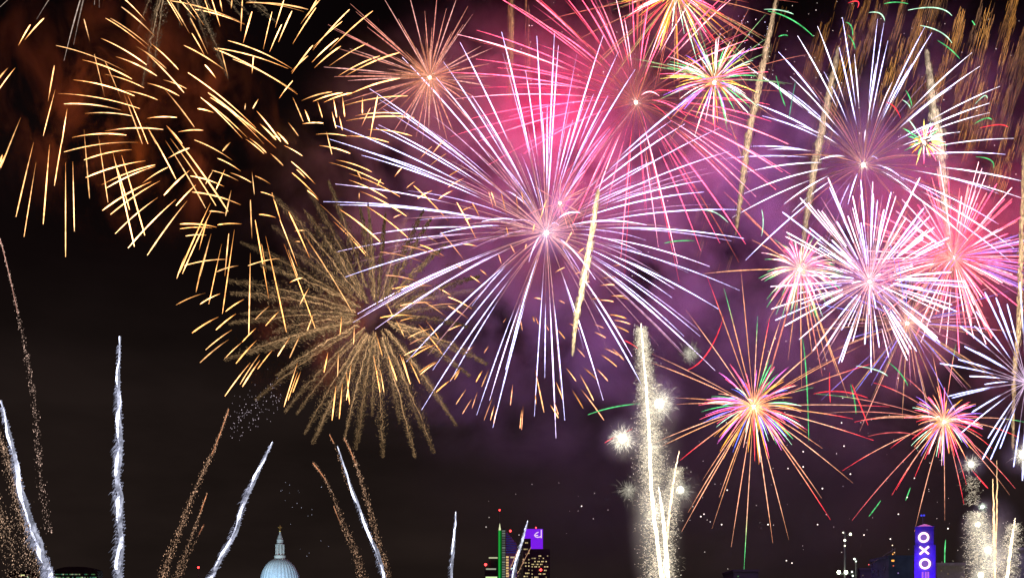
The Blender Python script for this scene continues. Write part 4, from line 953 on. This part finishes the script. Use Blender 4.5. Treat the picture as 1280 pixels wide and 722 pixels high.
# floodlight mast
d = 380
t = thing("floodlight_mast", "steel floodlight mast with clusters of white lamps", "light mast", (X(1062, d), d, 0))
b = MB()
for x in (1056, 1070): b.tube([(X(x, d), d, 0), (X(x, d), d, Z(664 if x < 1060 else 697, d))], .28, (1, 1, 1), 8)
b.build("pole", M_STEEL, t)
b = MB(); b.box(X(1046, d), X(1071, d), d - .2, d + .2, Z(717.2, d), Z(716, d)); b.box(X(1053, d), X(1064, d), d - .2, d + .2, Z(669, d), Z(668.2, d)); crossbar = b.build("crossbar", M_STEEL, t)
for x, y, r, c in ((1054, 665, 1.0, (2, 2, 1.6)), (1063, 667, 1.6, (5, 5, 3.6)), (1056, 674.7, 1.5, (4, 4, 3)), (1056, 681.5, 1.1, (2.5, 2.3, 1.7)), (1068, 698, 1.2, (3, 3.4, 2.8)), (1070, 701, 1.0, (2, 2.4, 2)), (1048.5, 714.5, 2.3, (9, 10, 7)), (1057.5, 714.5, 2.3, (9, 10, 7)), (1065, 714, 1.2, (2, 2.3, 1.8)), (1066, 719, 1.2, (2, 2.3, 1.8))):
    b = MB(); b.ball(P(x, y, d - .5), r * mpp(d), c, 10, 8); b.build("lamp", M_LAMP, crossbar, smooth=True)
lamp("mast_light", P(1053, 714, d - 4), (.85, 1, .8), 500, t, .4)

# the lit brick tower with its letters
d = 350; k = mpp(d)
ox = thing("riverside_tower", "square tower washed in blue light with glowing white letters OXO", "tower", (X(1155.5, d), d, 0))
b = MB(); b.box(X(1143.6, d), X(1168.6, d), d, d + 6.4, 0, Z(681, d)); b.build("shaft", M_BRICK, ox)
b = MB(); b.box(X(1144.6, d), X(1166.4, d), d + .3, d + 5.9, Z(681, d), Z(659, d)); b.build("upper_stage", M_BRICK, ox)
b = MB(); b.box(X(1143.2, d), X(1168.0, d), d - .05, d + 6.3, Z(682, d), Z(680.4, d)); b.box(X(1144.0, d), X(1167.0, d), d + .1, d + 6.1, Z(659, d), Z(657.3, d)); b.build("cornice", M_BRICK, ox)
b = MB(); zz = Z(657.3, d)
V = np.array([[X(1145.5, d), d + .6, zz], [X(1165.5, d), d + .6, zz], [X(1165.5, d), d + 5.6, zz], [X(1145.5, d), d + 5.6, zz], [X(1155.5, d), d + 3.1, zz + 1.1]]); b.v.append(V); b.c.append(np.ones((5, 3))); b.n = 5; b.f += [(0, 1, 4), (1, 2, 4), (2, 3, 4), (3, 0, 4), (3, 2, 1, 0)]
b.build("roof", M_LEAD, ox)
b = MB(); b.tube([(X(1153.5, d), d + 3.1, zz + .9), (X(1153.5, d), d + 3.1, Z(641, d))], .05, (1, 1, 1), 5); flagpole = b.build("flagpole", M_STEEL, ox)
b = MB(); b.ball((X(1152, d), d + 3, Z(642.3, d)), .32, (.08, .08, 1.0), 8, 6); b.ball((X(1155, d), d + 3, Z(642.3, d)), .32, (.08, .08, 1.0), 8, 6); b.build("blue_lamp", M_LAMP, flagpole)
LET = (2.6, 1.55, 2.1)
def letter_o(px, py, r, yy):
    b = MB(); a = np.linspace(0, 2 * math.pi, 33); c = P(px, py, d)
    b.tube([(c[0] + r * k * math.cos(x), yy, c[2] + r * k * math.sin(x)) for x in a], 1.25 * k, LET, 8); b.build("letter", M_LAMP, ox, smooth=True)
def disc(px, py, r, yy, col):
    b = MB(); c = P(px, py, d); a = np.linspace(0, 2 * math.pi, 25)[:-1]
    V = [[c[0] + r * k * math.cos(x), y_, c[2] + r * k * math.sin(x)] for y_ in (yy, yy + .15) for x in a]; b.v.append(np.array(V)); b.c.append(np.broadcast_to(np.array(col, float), (48, 3))); b.n = 48
    b.f.append(tuple(range(24))); b.f.append(tuple(range(24, 48))[::-1]); b.f += [(i, 24 + i, 24 + (i + 1) % 24, (i + 1) % 24) for i in range(24)]; b.build("window", M_LAMP, ox)
letter_o(1154.6, 671, 5.3, d - .0); letter_o(1156.2, 704, 5.6, d - .35)
disc(1154.6, 671, 3.4, d + .1, (.25, .12, .5)); disc(1156.2, 704, 3.6, d - .3, (.25, .12, .5))
for q in (((1150, 682.6), (1160.6, 692)), ((1160.6, 682.6), (1150, 692))):
    b = MB(); p0, p1 = P(*q[0], d), P(*q[1], d); p0[1] = p1[1] = d - .3; b.tube([p0, p1], 1.2 * k, LET, 8); b.build("letter", M_LAMP, ox)
for x in (1152.6, 1156.2, 1159.2): pbox("window", ox, x, x + 2.0, 714, 723, d - .12, .2, M_LAMP, (.55, .16, .8))
for x, z_, pw in ((1146, 735, 7000), (1166, 735, 7000), (1149, 705, 3000), (1163, 692, 3000), (1155, 668, 2600)): 
    spot(P(x, z_, d - 6), P(1155.5, z_ - 22 if z_ > 710 else z_, d + 1), (.055, .012, 1.0), pw * 1.6, ox, 80, .4)

ox.rotation_euler = (0, 0, -math.atan2(X(1155.5, 350), 350))
